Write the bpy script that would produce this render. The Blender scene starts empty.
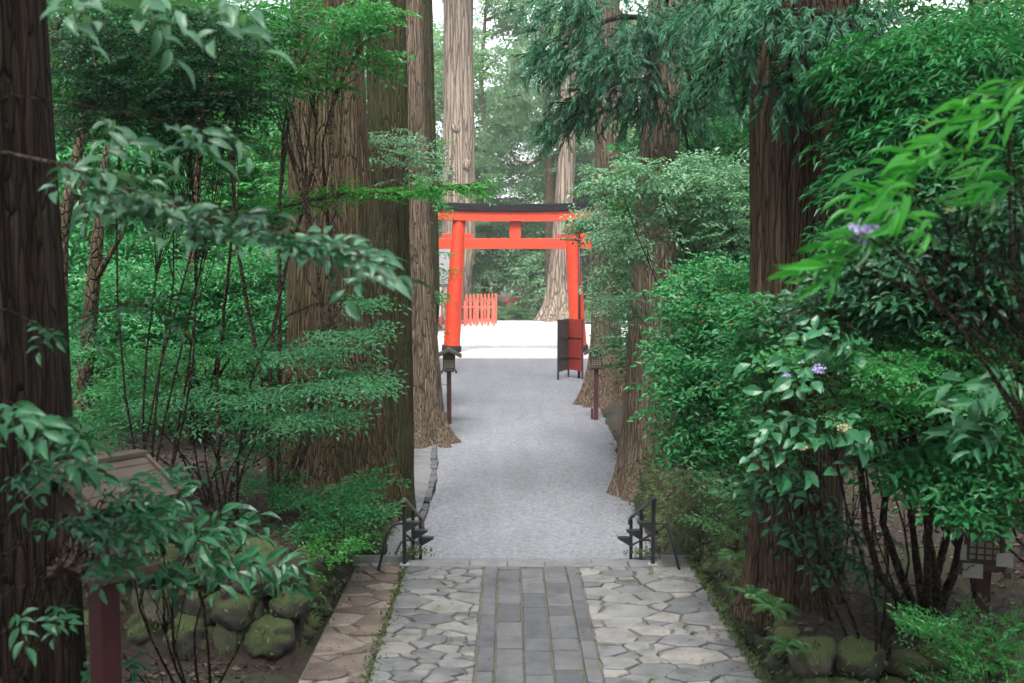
import bpy, math, random
import numpy as np
from mathutils import Vector, noise

rng = np.random.default_rng(11)
random.seed(11)
PI = math.pi
C = bpy.context.scene.collection

# ------------------------------------------------------------------ camera numbers
FPX = 1138.0                       # focal length in pixels of a 1024 wide frame
TH = math.atan(80.5 / FPX)
CZ = 3.65
VPX = 509.0


def P(px, py, d):
    """the place d metres ahead that is seen at a pixel"""
    x = (px - VPX) / FPX
    y = (341.5 - py) / FPX
    s = d / (math.cos(TH) + y * math.sin(TH))
    return np.array([x * s, d, CZ + (-math.sin(TH) + y * math.cos(TH)) * s])


def lerp(v, xs, ys):
    return float(np.interp(v, xs, ys))


# ------------------------------------------------------------------ tagging
ORG = {}


def tag(o, label=None, cat=None, group=None, kind=None):
    if label:
        o['label'] = label
    if cat:
        o['category'] = cat
    if group:
        o['group'] = group
    if kind:
        o['kind'] = kind
    return o


def thing(name, label, cat, loc=(0, 0, 0), rz=0, group=None):
    o = bpy.data.objects.new(name, None)
    o.empty_display_size = 0.2
    C.objects.link(o)
    o.location = loc
    o.rotation_euler = (0, 0, rz)
    ORG[o.name] = np.array(loc, float)
    return tag(o, label, cat, group)


def link(name, me, mat, parent=None):
    o = bpy.data.objects.new(name, me)
    C.objects.link(o)
    if mat:
        me.materials.append(mat)
    if parent is not None:
        o.parent = parent
        ORG[o.name] = ORG.get(parent.name, np.zeros(3))
    else:
        ORG[o.name] = np.zeros(3)
    return o


def kids(o):
    return [c for c in bpy.data.objects if c.parent == o]


def copy_tree(root, loc, rz=0, scale=None, label=None, group=None):
    r = root.copy()
    C.objects.link(r)
    r.location = loc
    r.rotation_euler = (0, 0, rz)
    if scale:
        r.scale = (scale,) * 3 if not isinstance(scale, tuple) else scale
    if label:
        r['label'] = label
    if group:
        r['group'] = group
    for ch in list(root.children):
        c = ch.copy()
        C.objects.link(c)
        c.parent = r
        for g in list(ch.children):
            d = g.copy()
            C.objects.link(d)
            d.parent = c
    return r


# ------------------------------------------------------------------ mesh helpers
def mesh_np(name, V, T, mat, parent=None, tint=None, smooth=False, local=False):
    V = np.asarray(V, np.float32)
    T = np.asarray(T, np.int32)
    if parent is not None and not local:
        V = V - ORG[parent.name].astype(np.float32)
    me = bpy.data.meshes.new(name)
    me.vertices.add(len(V))
    me.vertices.foreach_set('co', V.ravel())
    k = T.shape[1]
    me.loops.add(T.size)
    me.loops.foreach_set('vertex_index', T.ravel())
    me.polygons.add(len(T))
    me.polygons.foreach_set('loop_start', np.arange(0, T.size, k, dtype=np.int32))
    me.polygons.foreach_set('use_smooth', np.full(len(T), smooth))
    if tint is not None:
        a = me.attributes.new('tint', 'FLOAT', 'POINT')
        a.data.foreach_set('value', np.asarray(tint, np.float32))
    me.update(calc_edges=True)
    return link(name, me, mat, parent)


class MB:
    """collects boxes, prisms and tubes into one mesh"""

    def __init__(s):
        s.v, s.f, s.t, s.sm = [], [], [], []

    def add(s, vs, fs, tint=0.5, smooth=False):
        b = len(s.v)
        s.v += [tuple(map(float, v)) for v in vs]
        s.f += [[b + i for i in f] for f in fs]
        s.t += [tint] * len(vs)
        s.sm += [smooth] * len(fs)

    def box(s, c, size, rz=0, rx=0, ry=0, tint=0.5):
        from mathutils import Euler
        m = Euler((rx, ry, rz)).to_matrix()
        vs = []
        for z in (-1, 1):
            for x, y in ((-1, -1), (1, -1), (1, 1), (-1, 1)):
                vs.append(Vector(c) + m @ Vector((x * size[0] / 2, y * size[1] / 2, z * size[2] / 2)))
        s.add(vs, [(3, 2, 1, 0), (4, 5, 6, 7), (0, 1, 5, 4), (1, 2, 6, 5), (2, 3, 7, 6), (3, 0, 4, 7)], tint)

    def tube(s, pts, rad, n=8, cap=True, tint=0.5):
        pts = [Vector(p) for p in pts]
        if not hasattr(rad, '__len__'):
            rad = [rad] * len(pts)
        vs, fs = [], []
        for i, p in enumerate(pts):
            d = (pts[min(i + 1, len(pts) - 1)] - pts[max(i - 1, 0)]).normalized()
            a = d.cross(Vector((0, 0, 1)) if abs(d.z) < .9 else Vector((1, 0, 0))).normalized()
            b = d.cross(a)
            for k in range(n):
                q = 2 * PI * k / n
                vs.append(p + (a * math.cos(q) + b * math.sin(q)) * rad[i])
        for i in range(len(pts) - 1):
            for k in range(n):
                fs.append((i * n + k, i * n + (k + 1) % n, (i + 1) * n + (k + 1) % n, (i + 1) * n + k))
        s.add(vs, fs, tint, True)
        if cap:
            b = len(s.v) - len(vs)
            s.f.append([b + k for k in range(n)][::-1])
            s.f.append([b + (len(pts) - 1) * n + k for k in range(n)])
            s.sm += [False, False]

    def prism(s, poly, axis, a, b, tint=0.5):
        """poly of 2D points extruded along axis ('x','y','z') from a to b"""
        n = len(poly)

        def mk(p, h):
            return {'x': (h, p[0], p[1]), 'y': (p[0], h, p[1]), 'z': (p[0], p[1], h)}[axis]
        vs = [mk(p, a) for p in poly] + [mk(p, b) for p in poly]
        s.add(vs, [list(range(n))[::-1], [n + i for i in range(n)]] + [(i, (i + 1) % n, n + (i + 1) % n, n + i) for i in range(n)], tint)

    def build(s, name, mat, parent=None, bevel=0, local=False, label=None):
        V = np.array(s.v)
        if parent is not None and not local:
            V = V - ORG[parent.name]
        me = bpy.data.meshes.new(name)
        me.from_pydata(V.tolist(), [], s.f)
        me.polygons.foreach_set('use_smooth', s.sm)
        a = me.attributes.new('tint', 'FLOAT', 'POINT')
        a.data.foreach_set('value', np.array(s.t, np.float32))
        import bmesh
        bm = bmesh.new()
        bm.from_mesh(me)
        bmesh.ops.recalc_face_normals(bm, faces=bm.faces)
        bm.to_mesh(me)
        bm.free()
        me.update()
        o = link(name, me, mat, parent)
        if bevel:
            m = o.modifiers.new('bevel', 'BEVEL')
            m.width = bevel
            m.segments = 2
            m.limit_method = 'ANGLE'
        if label:
            o['label'] = label
        return o


# ------------------------------------------------------------------ materials
def new_mat(name):
    m = bpy.data.materials.new(name)
    m.use_nodes = True
    nt = m.node_tree
    nt.nodes.clear()
    out = nt.nodes.new('ShaderNodeOutputMaterial')
    b = nt.nodes.new('ShaderNodeBsdfPrincipled')
    nt.links.new(b.outputs[0], out.inputs[0])
    return m, nt, b, out


def ramp(nt, src, stops):
    r = nt.nodes.new('ShaderNodeValToRGB')
    e = r.color_ramp.elements
    while len(e) < len(stops):
        e.new(0.5)
    for i, (p, c) in enumerate(stops):
        e[i].position = p
        e[i].color = (*c, 1)
    nt.links.new(src, r.inputs[0])
    return r


def coords(nt, scale=(1, 1, 1), kind='Object'):
    t = nt.nodes.new('ShaderNodeTexCoord')
    m = nt.nodes.new('ShaderNodeMapping')
    m.inputs['Scale'].default_value = scale
    nt.links.new(t.outputs[kind], m.inputs[0])
    return m.outputs[0]


def nz(nt, vec, scale, detail=4, rough=0.6):
    n = nt.nodes.new('ShaderNodeTexNoise')
    n.inputs['Scale'].default_value = scale
    n.inputs['Detail'].default_value = detail
    n.inputs['Roughness'].default_value = rough
    nt.links.new(vec, n.inputs['Vector'])
    return n.outputs['Fac']


def mixc(nt, fac, a, b, mode='MIX'):
    m = nt.nodes.new('ShaderNodeMix')
    m.data_type = 'RGBA'
    m.blend_type = mode
    if isinstance(fac, (int, float)):
        m.inputs[0].default_value = fac
    else:
        nt.links.new(fac, m.inputs[0])
    for i, q in ((6, a), (7, b)):
        if isinstance(q, tuple):
            m.inputs[i].default_value = (*q, 1)
        else:
            nt.links.new(q, m.inputs[i])
    return m.outputs[2]


def bump(nt, b, h, strength=0.5, dist=0.02):
    n = nt.nodes.new('ShaderNodeBump')
    n.inputs['Strength'].default_value = strength
    n.inputs['Distance'].default_value = dist
    nt.links.new(h, n.inputs['Height'])
    nt.links.new(n.outputs[0], b.inputs['Normal'])


def attr(nt, name='tint'):
    a = nt.nodes.new('ShaderNodeAttribute')
    a.attribute_name = name
    return a.outputs['Fac']


def leaf_mat(name, lo, mid, hi, rough=0.42, trans=0.3, spec=0.5, old=None):
    m, nt, b, out = new_mat(name)
    c = ramp(nt, attr(nt), [(0.0, lo), (0.5, mid), (0.93, hi), (1.0, old or hi)]).outputs[0]
    nt.links.new(c, b.inputs['Base Color'])
    b.inputs['Roughness'].default_value = rough
    b.inputs['Specular IOR Level'].default_value = spec
    t = nt.nodes.new('ShaderNodeBsdfTranslucent')
    tc = mixc(nt, 1.0, c, (1.5, 1.7, 0.8), 'MULTIPLY')
    nt.links.new(tc, t.inputs['Color'])
    x = nt.nodes.new('ShaderNodeMixShader')
    x.inputs[0].default_value = trans
    nt.links.new(b.outputs[0], x.inputs[1])
    nt.links.new(t.outputs[0], x.inputs[2])
    nt.links.new(x.outputs[0], out.inputs[0])
    return m


def bark_mat(name, dark, mid, light, moss=0.4, mossc=(0.055, 0.07, 0.02), vs=0.03, sc=30, lichen=0.0):
    m, nt, b, out = new_mat(name)
    v = coords(nt, (1, 1, vs))
    f = nz(nt, v, sc, 6, 0.65)
    f2 = nz(nt, v, sc * 3.2, 4, 0.6)
    c = ramp(nt, f, [(0.3, dark), (0.5, mid), (0.72, light)]).outputs[0]
    c = mixc(nt, f2, mixc(nt, 1.0, c, (0.55, 0.55, 0.55), 'MULTIPLY'), c)
    vr = nt.nodes.new('ShaderNodeTexVoronoi')
    vr.feature = 'DISTANCE_TO_EDGE'
    vr.inputs['Scale'].default_value = sc * .75
    wv = nt.nodes.new('ShaderNodeVectorMath')
    wv.operation = 'MULTIPLY_ADD'
    wn = nt.nodes.new('ShaderNodeTexNoise')
    wn.inputs['Scale'].default_value = 5
    nt.links.new(coords(nt, (1, 1, .25)), wn.inputs['Vector'])
    nt.links.new(wn.outputs['Color'], wv.inputs[0])
    wv.inputs[1].default_value = (.10, .10, .10)
    nt.links.new(coords(nt, (1, 1, vs * 1.6)), wv.inputs[2])
    nt.links.new(wv.outputs[0], vr.inputs['Vector'])
    crack = ramp(nt, vr.outputs['Distance'], [(0.0, (.36, .33, .3)), (0.13, (1.25, 1.25, 1.25))]).outputs[0]
    c = mixc(nt, 1.0, c, crack, 'MULTIPLY')
    big = nz(nt, coords(nt, (1, 1, 0.45)), 1.6, 5, 0.65)
    if moss > 0:
        mf = ramp(nt, big, [(0.62 - moss * 0.35, (0, 0, 0)), (0.78 - moss * 0.22, (1, 1, 1))]).outputs[0]
        mm = mixc(nt, 1.0, mf, f2, 'MULTIPLY')
        c = mixc(nt, mm, c, mossc)
    if lichen > 0:
        lf = ramp(nt, nz(nt, coords(nt), 17, 6, 0.75), [(0.56 - lichen * 0.1, (0, 0, 0)), (0.62, (1, 1, 1))]).outputs[0]
        c = mixc(nt, lf, c, (0.16, 0.2, 0.16))
    nt.links.new(c, b.inputs['Base Color'])
    b.inputs['Roughness'].default_value = 0.95
    b.inputs['Specular IOR Level'].default_value = 0.15
    h = nt.nodes.new('ShaderNodeMath')
    h.operation = 'ADD'
    nt.links.new(f, h.inputs[0])
    nt.links.new(f2, h.inputs[1])
    h2 = nt.nodes.new('ShaderNodeMath')
    h2.operation = 'MULTIPLY'
    nt.links.new(h.outputs[0], h2.inputs[0])
    nt.links.new(crack, h2.inputs[1])
    bump(nt, b, h2.outputs[0], 1.0, 0.07)
    return m


def plain(name, col, rough=0.6, var=0.25, sc=12, bumpd=0.0, metal=0.0, stretch=(1, 1, 1), dirt=None):
    m, nt, b, out = new_mat(name)
    f = nz(nt, coords(nt, stretch), sc, 5, 0.6)
    lo = tuple(x * (1 - var) for x in col)
    hi = tuple(min(1, x * (1 + var)) for x in col)
    c = ramp(nt, f, [(0.3, lo), (0.7, hi)]).outputs[0]
    if dirt:
        g = ramp(nt, nz(nt, coords(nt), 2.3, 6, 0.7), [(0.52, (0, 0, 0)), (0.72, (1, 1, 1))]).outputs[0]
        c = mixc(nt, g, c, dirt)
    nt.links.new(c, b.inputs['Base Color'])
    b.inputs['Roughness'].default_value = rough
    b.inputs['Metallic'].default_value = metal
    if bumpd:
        bump(nt, b, nz(nt, coords(nt, stretch), sc * 2, 5), 0.6, bumpd)
    return m


def stone_mat(name, stops, moss=0.0, sc=9, mossc=(0.05, 0.07, 0.018), bumpd=0.012, rough=0.75, moss_up=True):
    """stone whose tone follows the tint of each block; moss grows on upward faces"""
    m, nt, b, out = new_mat(name)
    f = nz(nt, coords(nt), sc, 7, 0.65)
    c = ramp(nt, attr(nt), stops).outputs[0]
    c = mixc(nt, f, mixc(nt, 1.0, c, (0.55, 0.55, 0.55), 'MULTIPLY'), mixc(nt, 1.0, c, (1.3, 1.3, 1.3), 'MULTIPLY'))
    stain = ramp(nt, nz(nt, coords(nt), 3.1, 8, 0.72), [(0.34, (.66, .64, .6)), (0.52, (1, 1, 1)), (0.7, (1.12, 1.1, 1.06))]).outputs[0]
    c = mixc(nt, 1.0, c, stain, 'MULTIPLY')
    if moss > 0:
        big = nz(nt, coords(nt), 2.2, 6, 0.7)
        if moss_up:
            g = nt.nodes.new('ShaderNodeNewGeometry')
            sx = nt.nodes.new('ShaderNodeSeparateXYZ')
            nt.links.new(g.outputs['Normal'], sx.inputs[0])
            a = nt.nodes.new('ShaderNodeMath')
            a.operation = 'MULTIPLY_ADD'
            a.inputs[1].default_value = 0.28
            nt.links.new(sx.outputs['Z'], a.inputs[0])
            nt.links.new(big, a.inputs[2])
            big = a.outputs[0]
        ad = nt.nodes.new('ShaderNodeMath')
        ad.operation = 'MULTIPLY_ADD'
        ad.inputs[1].default_value = 0.45
        nt.links.new(nz(nt, coords(nt), sc * 4, 6, 0.75), ad.inputs[0])
        nt.links.new(big, ad.inputs[2])
        sb2 = nt.nodes.new('ShaderNodeMath')
        sb2.operation = 'SUBTRACT'
        sb2.inputs[1].default_value = 0.22
        nt.links.new(ad.outputs[0], sb2.inputs[0])
        big = sb2.outputs[0]
        mf = ramp(nt, big, [(0.72 - moss * 0.4, (0, 0, 0)), (0.85 - moss * 0.38, (1, 1, 1))]).outputs[0]
        mc = mixc(nt, f, mossc, tuple(x * 1.7 for x in mossc))
        c = mixc(nt, mf, c, mc)
    nt.links.new(c, b.inputs['Base Color'])
    b.inputs['Roughness'].default_value = rough
    bump(nt, b, nz(nt, coords(nt), sc * 2.5, 7, 0.7), 0.7, bumpd)
    return m


M = {}
# broad leaves, each family its own greens (linear)
M['leaf_emerald'] = leaf_mat('leaf_emerald', (0.012, 0.085, 0.024), (0.021, 0.15, 0.045), (0.042, 0.215, 0.072), 0.45, 0.27, 0.3, old=(0.16, 0.14, 0.035))
M['leaf_pale'] = leaf_mat('leaf_pale', (0.05, 0.13, 0.07), (0.085, 0.205, 0.112), (0.15, 0.30, 0.18), 0.42)
M['leaf_bright'] = leaf_mat('leaf_bright', (0.02, 0.12, 0.03), (0.03, 0.19, 0.05), (0.06, 0.26, 0.08), 0.45, 0.4, old=(0.16, 0.14, 0.035))
M['leaf_mint'] = leaf_mat('leaf_mint', (0.022, 0.12, 0.04), (0.042, 0.2, 0.08), (0.09, 0.29, 0.145), 0.42, 0.27, 0.4)
M['leaf_vivid'] = leaf_mat('leaf_vivid', (0.012, 0.10, 0.02), (0.03, 0.21, 0.032), (0.075, 0.32, 0.06), 0.4, 0.4)
M['leaf_gloss'] = leaf_mat('leaf_gloss', (0.010, 0.062, 0.026), (0.017, 0.098, 0.04), (0.036, 0.15, 0.066), 0.38, 0.2, 0.42)
M['leaf_sheen'] = leaf_mat('leaf_sheen', (0.012, 0.065, 0.03), (0.028, 0.115, 0.055), (0.10, 0.22, 0.13), 0.36, 0.22, 0.5)  # pale end paints in the sky sheen of the near leaves
M['leaf_deep'] = leaf_mat('leaf_deep', (0.008, 0.044, 0.018), (0.014, 0.07, 0.028), (0.026, 0.105, 0.044), 0.42, 0.24, 0.3, old=(0.16, 0.14, 0.035))
M['leaf_wood'] = leaf_mat('leaf_wood', (0.018, 0.09, 0.028), (0.03, 0.145, 0.042), (0.055, 0.21, 0.066), 0.5, 0.4, 0.3, old=(0.16, 0.14, 0.035))
M['leaf_far'] = leaf_mat('leaf_far', (0.08, 0.16, 0.09), (0.125, 0.24, 0.145), (0.19, 0.32, 0.2), 0.6, 0.4, 0.3)  # paler than real leaves, distant haze put into the colour
M['needle'] = leaf_mat('needle', (0.010, 0.05, 0.026), (0.017, 0.085, 0.043), (0.04, 0.15, 0.078), 0.55, 0.25, 0.25)
M['needle_dry'] = leaf_mat('needle_dry', (0.03, 0.022, 0.015), (0.05, 0.035, 0.025), (0.07, 0.05, 0.03), 0.8, 0.1)
M['fern'] = leaf_mat('fern', (0.03, 0.10, 0.03), (0.05, 0.15, 0.05), (0.09, 0.21, 0.08), 0.5, 0.35)
M['moss_tuft'] = leaf_mat('moss_tuft', (0.03, 0.045, 0.012), (0.05, 0.085, 0.022), (0.09, 0.14, 0.04), 0.8, 0.2)
M['litter'] = leaf_mat('litter', (0.02, 0.011, 0.007), (0.05, 0.03, 0.02), (0.11, 0.075, 0.05), 0.8, 0.05)
M['flower_purple'] = leaf_mat('flower_purple', (0.25, 0.2, 0.5), (0.38, 0.32, 0.62), (0.5, 0.45, 0.72), 0.7, 0.2)
M['flower_cream'] = leaf_mat('flower_cream', (0.25, 0.24, 0.13), (0.4, 0.38, 0.22), (0.5, 0.48, 0.32), 0.7, 0.2)

M['bark_cedar'] = bark_mat('bark_cedar', (0.05, 0.032, 0.02), (0.15, 0.10, 0.066), (0.30, 0.215, 0.15), 0.72)
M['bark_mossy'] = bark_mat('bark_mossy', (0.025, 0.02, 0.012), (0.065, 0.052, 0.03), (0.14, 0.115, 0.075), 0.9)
M['bark_pink'] = bark_mat('bark_pink', (0.10, 0.072, 0.053), (0.24, 0.175, 0.13), (0.40, 0.32, 0.25), 0.35)
M['bark_tan'] = bark_mat('bark_tan', (0.13, 0.094, 0.068), (0.30, 0.222, 0.16), (0.46, 0.375, 0.29), 0.35)  # lightened copy of the pink bark, offsetting the shade on the leaning cedar
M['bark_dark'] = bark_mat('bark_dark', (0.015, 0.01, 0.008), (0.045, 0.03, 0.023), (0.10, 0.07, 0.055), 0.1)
M['bark_lichen'] = bark_mat('bark_lichen', (0.05, 0.031, 0.021), (0.14, 0.09, 0.06), (0.27, 0.185, 0.13), 0.3, lichen=0.0)
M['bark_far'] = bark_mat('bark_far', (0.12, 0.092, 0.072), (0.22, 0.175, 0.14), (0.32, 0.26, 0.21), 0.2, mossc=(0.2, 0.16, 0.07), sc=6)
M['bark_slim'] = bark_mat('bark_slim', (0.06, 0.045, 0.03), (0.13, 0.10, 0.065), (0.22, 0.17, 0.12), 0.4, vs=0.3, sc=20)
M['twig'] = bark_mat('twig', (0.03, 0.02, 0.014), (0.075, 0.05, 0.036), (0.14, 0.10, 0.075), 0.0, vs=0.4, sc=30)
M['twig_pale'] = bark_mat('twig_pale', (0.09, 0.065, 0.045), (0.17, 0.13, 0.095), (0.27, 0.21, 0.16), 0.0, vs=0.4, sc=30)

M['vermilion'] = plain('vermilion', (0.50, 0.036, 0.009), 0.55, 0.12, 3, dirt=(0.30, 0.03, 0.013))
M['vermilion_far'] = plain('vermilion_far', (0.50, 0.085, 0.055), 0.6, 0.12, 3)  # vermilion washed pinker, distant haze put into the colour
M['torii_cap'] = plain('torii_cap', (0.012, 0.013, 0.015), 0.8, 0.3, 4)
M['torii_cap'].node_tree.nodes['Principled BSDF'].inputs['Specular IOR Level'].default_value = .1
M['lantern_red'] = plain('lantern_red', (0.05, 0.009, 0.011), 0.6, 0.3, 9, 0.003, stretch=(1, 1, 0.15))
M['lantern_wood'] = plain('lantern_wood', (0.045, 0.026, 0.018), 0.75, 0.35, 9, 0.004)
M['lantern_roof'] = plain('lantern_roof', (0.06, 0.045, 0.036), 0.85, 0.4, 7, 0.006, stretch=(1, 0.3, 1), dirt=(0.075, 0.085, 0.04))
M['paper'] = plain('paper', (0.26, 0.26, 0.25), 0.8, 0.06, 5)
M['iron'] = plain('iron', (0.022, 0.024, 0.026), 0.45, 0.3, 14, 0.002, metal=0.3)
M['iron_worn'] = plain('iron_worn', (0.17, 0.15, 0.13), 0.5, 0.3, 22, 0.002, metal=0.4)
M['board_grey'] = plain('board_grey', (0.055, 0.062, 0.07), 0.5, 0.15, 4)
M['board_red'] = plain('board_red', (0.30, 0.032, 0.022), 0.55, 0.15, 4)
M['wall_white'] = plain('wall_white', (0.72, 0.71, 0.70), 0.8, 0.06, 2)
M['roof_dark'] = plain('roof_dark', (0.09, 0.09, 0.095), 0.7, 0.3, 6)
M['slate'] = stone_mat('slate', [(0, (0.062, 0.065, 0.074)), (0.5, (0.078, 0.081, 0.09)), (1, (0.10, 0.101, 0.108))], 0.2, 7, moss_up=False)
M['flag'] = stone_mat('flag', [(0, (0.085, 0.089, 0.096)), (0.3, (0.118, 0.122, 0.127)), (0.7, (0.15, 0.15, 0.15)), (1, (0.185, 0.18, 0.17))], 0.27, 6, moss_up=False)
M['flag_pink'] = stone_mat('flag_pink', [(0, (0.085, 0.065, 0.055)), (0.5, (0.15, 0.115, 0.097)), (1, (0.22, 0.185, 0.16))], 0.25, 6, moss_up=False)
M['boulder'] = stone_mat('boulder', [(0, (0.03, 0.027, 0.023)), (0.7, (0.058, 0.053, 0.045)), (1, (0.15, 0.13, 0.105))], 0.6, 4, (0.032, 0.043, 0.013), 0.03, 0.9)


def mat_ground():
    m, nt, b, out = new_mat('forest_floor')
    f = nz(nt, coords(nt), 9, 8, 0.7)
    g = nz(nt, coords(nt), 0.9, 5, 0.6)
    c = ramp(nt, f, [(0.3, (0.013, 0.009, 0.007)), (0.52, (0.036, 0.024, 0.018)), (0.75, (0.078, 0.056, 0.041))]).outputs[0]
    mf = ramp(nt, g, [(0.5, (0, 0, 0)), (0.68, (1, 1, 1))]).outputs[0]
    c = mixc(nt, mf, c, mixc(nt, f, (0.02, 0.028, 0.008), (0.06, 0.08, 0.025)))
    nt.links.new(c, b.inputs['Base Color'])
    b.inputs['Roughness'].default_value = 1
    bump(nt, b, nz(nt, coords(nt), 22, 8, 0.75), 1.0, 0.06)
    return m


def mat_gravel(name, lo, hi, scale=70, patch=(0.86, 1.07)):
    m, nt, b, out = new_mat(name)
    v = nt.nodes.new('ShaderNodeTexVoronoi')
    v.inputs['Scale'].default_value = scale * 0.55
    nt.links.new(coords(nt), v.inputs['Vector'])
    f = nz(nt, coords(nt), scale, 3, 0.8)
    s = nt.nodes.new('ShaderNodeSeparateColor')
    nt.links.new(v.outputs['Color'], s.inputs[0])
    c = mixc(nt, s.outputs[0], lo, hi)
    c = mixc(nt, f, mixc(nt, 1.0, c, (0.72, 0.72, 0.72), 'MULTIPLY'), mixc(nt, 1.0, c, (1.22, 1.22, 1.22), 'MULTIPLY'))
    g = ramp(nt, nz(nt, coords(nt, (1, 0.45, 1)), 0.55, 7, 0.65), [(0.32, (patch[0],) * 3), (0.5, ((patch[0] + patch[1]) / 2,) * 3), (0.66, (patch[1],) * 3)]).outputs[0]
    c = mixc(nt, 1.0, c, g, 'MULTIPLY')
    tr = ramp(nt, nz(nt, coords(nt, (1.5, 0.09, 1)), 1.3, 5, 0.6), [(0.36, (0.93,) * 3), (0.62, (1.04,) * 3)]).outputs[0]
    c = mixc(nt, 1.0, c, tr, 'MULTIPLY')
    sp = ramp(nt, nz(nt, coords(nt, (1, 0.6, 1)), 13, 6, 0.85), [(0.36, (0.72,) * 3), (0.64, (1.25,) * 3)]).outputs[0]
    c = mixc(nt, 1.0, c, sp, 'MULTIPLY')
    w = ramp(nt, nz(nt, coords(nt, (1, 0.7, 1)), 2.4, 6, 0.75), [(0.58, (0, 0, 0)), (0.75, (0.35, 0.35, 0.35))]).outputs[0]
    c = mixc(nt, w, c, (0.17, 0.145, 0.12))
    nt.links.new(c, b.inputs['Base Color'])
    b.inputs['Roughness'].default_value = 0.9
    b.inputs['Specular IOR Level'].default_value = 0.25
    bump(nt, b, v.outputs['Distance'], 0.7, 0.015)
    return m


M['ground'] = mat_ground()
M['gravel'] = mat_gravel('gravel', (0.128, 0.134, 0.152), (0.19, 0.197, 0.217))
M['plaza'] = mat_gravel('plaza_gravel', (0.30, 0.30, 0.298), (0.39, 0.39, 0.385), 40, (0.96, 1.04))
M['mortar'] = stone_mat('mortar', [(0, (0.085, 0.078, 0.065)), (1, (0.12, 0.11, 0.094))], 0.55, 10, (0.05, 0.06, 0.02), moss_up=False)
M['concrete'] = stone_mat('concrete', [(0, (0.105, 0.11, 0.118)), (1, (0.165, 0.17, 0.176))], 0.1, 5, moss_up=False, bumpd=0.006)

# ------------------------------------------------------------------ terrain
YE = 13.62            # far edge of the paved terrace
YS = 17.0            # foot of the steps
ZG = -0.75           # gravel path level


def edge_l(y):
    return lerp(y, [-20, 14, 16, 22, 30, 45, 55, 60, 90, 300], [-1.88, -1.88, -2.25, -2.25, -2.35, -2.8, -4.2, -14, -14, -14])


def edge_r(y):
    return lerp(y, [-20, 14, 16, 22, 30, 45, 55, 60, 90, 300], [2.3, 2.3, 2.25, 2.3, 2.7, 3.1, 4.6, 20, 20, 20])


def floor_z(y):
    return lerp(y, [3.9, 4.0, 8.3, YE, YE + .01, YS, 300], [1.95, 1.95, -0.12, -0.12, -0.3, ZG - .06, ZG - .06])


def gz(x, y):
    el, er = edge_l(y), edge_r(y)
    n = noise.noise(Vector((x * .35, y * .35, 0))) * .22 + noise.noise(Vector((x * 1.1, y * 1.1, 5))) * .07
    if x < (el + er) / 2:
        u = el - x
        base = lerp(y, [-20, 3.5, 6.3, 7.8, 10.3, 10.6, 17, 19.5, 24, 30, 80], [2.2, 1.7, .34, -.06, -.06, .72, .72, .5, -.35, -.62, -.72])
        base += min(3.0, max(0, u - .6) * .075)
    else:
        u = x - er
        base = lerp(y, [-20, 3.5, 6.5, 8.6, 9.1, 9.4, 16, 19, 24, 30, 80], [2.2, 1.6, .35, .08, .08, .45, .55, .3, -.4, -.62, -.72])
        base += min(2.5, max(0, u - .6) * .05)
    fz = floor_z(y)
    t = min(1, max(0, (u + .02) / .3))
    t = t * t * (3 - 2 * t)
    far = min(1, max(0, (abs(x) - 30) / 60))
    n *= min(1, max(0.05, u / 1.2)) * (.2 if 6 < y < 10.45 and x < 0 else 1)
    return fz * (1 - t) + (base + n + far * far * 8) * t


xs = np.concatenate([[-160, -120, -90, -70, -55, -42], np.arange(-32, -8, 1.2), np.arange(-8, 8.01, .16), np.arange(9, 33, 1.2), [42, 55, 70, 90, 120, 160]])
ys = np.concatenate([[-40, -25, -15, -8, -4], np.arange(-1, 30, .17), np.arange(30, 64, .7), np.arange(66, 130, 4), [140, 160, 190, 230, 300, 400]])
gv = np.array([(x, y, gz(x, y)) for y in ys for x in xs])
nx = len(xs)
gf = np.array([(j * nx + i, j * nx + i + 1, (j + 1) * nx + i + 1, (j + 1) * nx + i) for j in range(len(ys) - 1) for i in range(nx - 1)])
tag(mesh_np('ground', gv, gf, M['ground'], smooth=True), kind='structure')


def sheet(name, ys, fl, fr, z, mat, n=8):
    V, Fc = [], []
    for y in ys:
        a, b = fl(y), fr(y)
        for i in range(n + 1):
            V.append((a + (b - a) * i / n, y, z(y) if callable(z) else z))
    for j in range(len(ys) - 1):
        for i in range(n):
            Fc.append((j * (n + 1) + i, j * (n + 1) + i + 1, (j + 1) * (n + 1) + i + 1, (j + 1) * (n + 1) + i))
    o = mesh_np(name, V, Fc, mat, tint=[.5] * len(V), smooth=True)
    return tag(o, kind='structure')


def wob(y, k, a=.09):
    return a * noise.noise(Vector((k, y * .9, 0))) + a * .5 * noise.noise(Vector((k, y * 3, 4)))


sheet('gravel_path', np.arange(16.2, 51.6, .25), lambda y: lerp(y, [16, 22, 28, 34, 45, 55], [-1.42, -1.44, -1.78, -2.3, -2.7, -3.6]) + wob(y, 1),
      lambda y: lerp(y, [16, 21, 28, 35, 45, 55], [2.25, 2.25, 2.62, 2.72, 3.1, 4.3]) + wob(y, 9), ZG, M['gravel'])
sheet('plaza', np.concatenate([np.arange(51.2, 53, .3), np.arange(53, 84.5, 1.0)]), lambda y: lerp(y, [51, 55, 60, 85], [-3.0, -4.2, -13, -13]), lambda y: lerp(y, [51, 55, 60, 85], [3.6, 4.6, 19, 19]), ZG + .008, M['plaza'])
sheet('gutter_strip', np.arange(16.6, 31, .5), lambda y: lerp(y, [16, 30], [-2.3, -2.2]) + wob(y, 3, .05), lambda y: lerp(y, [16, 22, 31], [-1.53, -1.55, -1.95]) + wob(y, 1.4, .05), ZG + .02, M['concrete'], 4)

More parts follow.
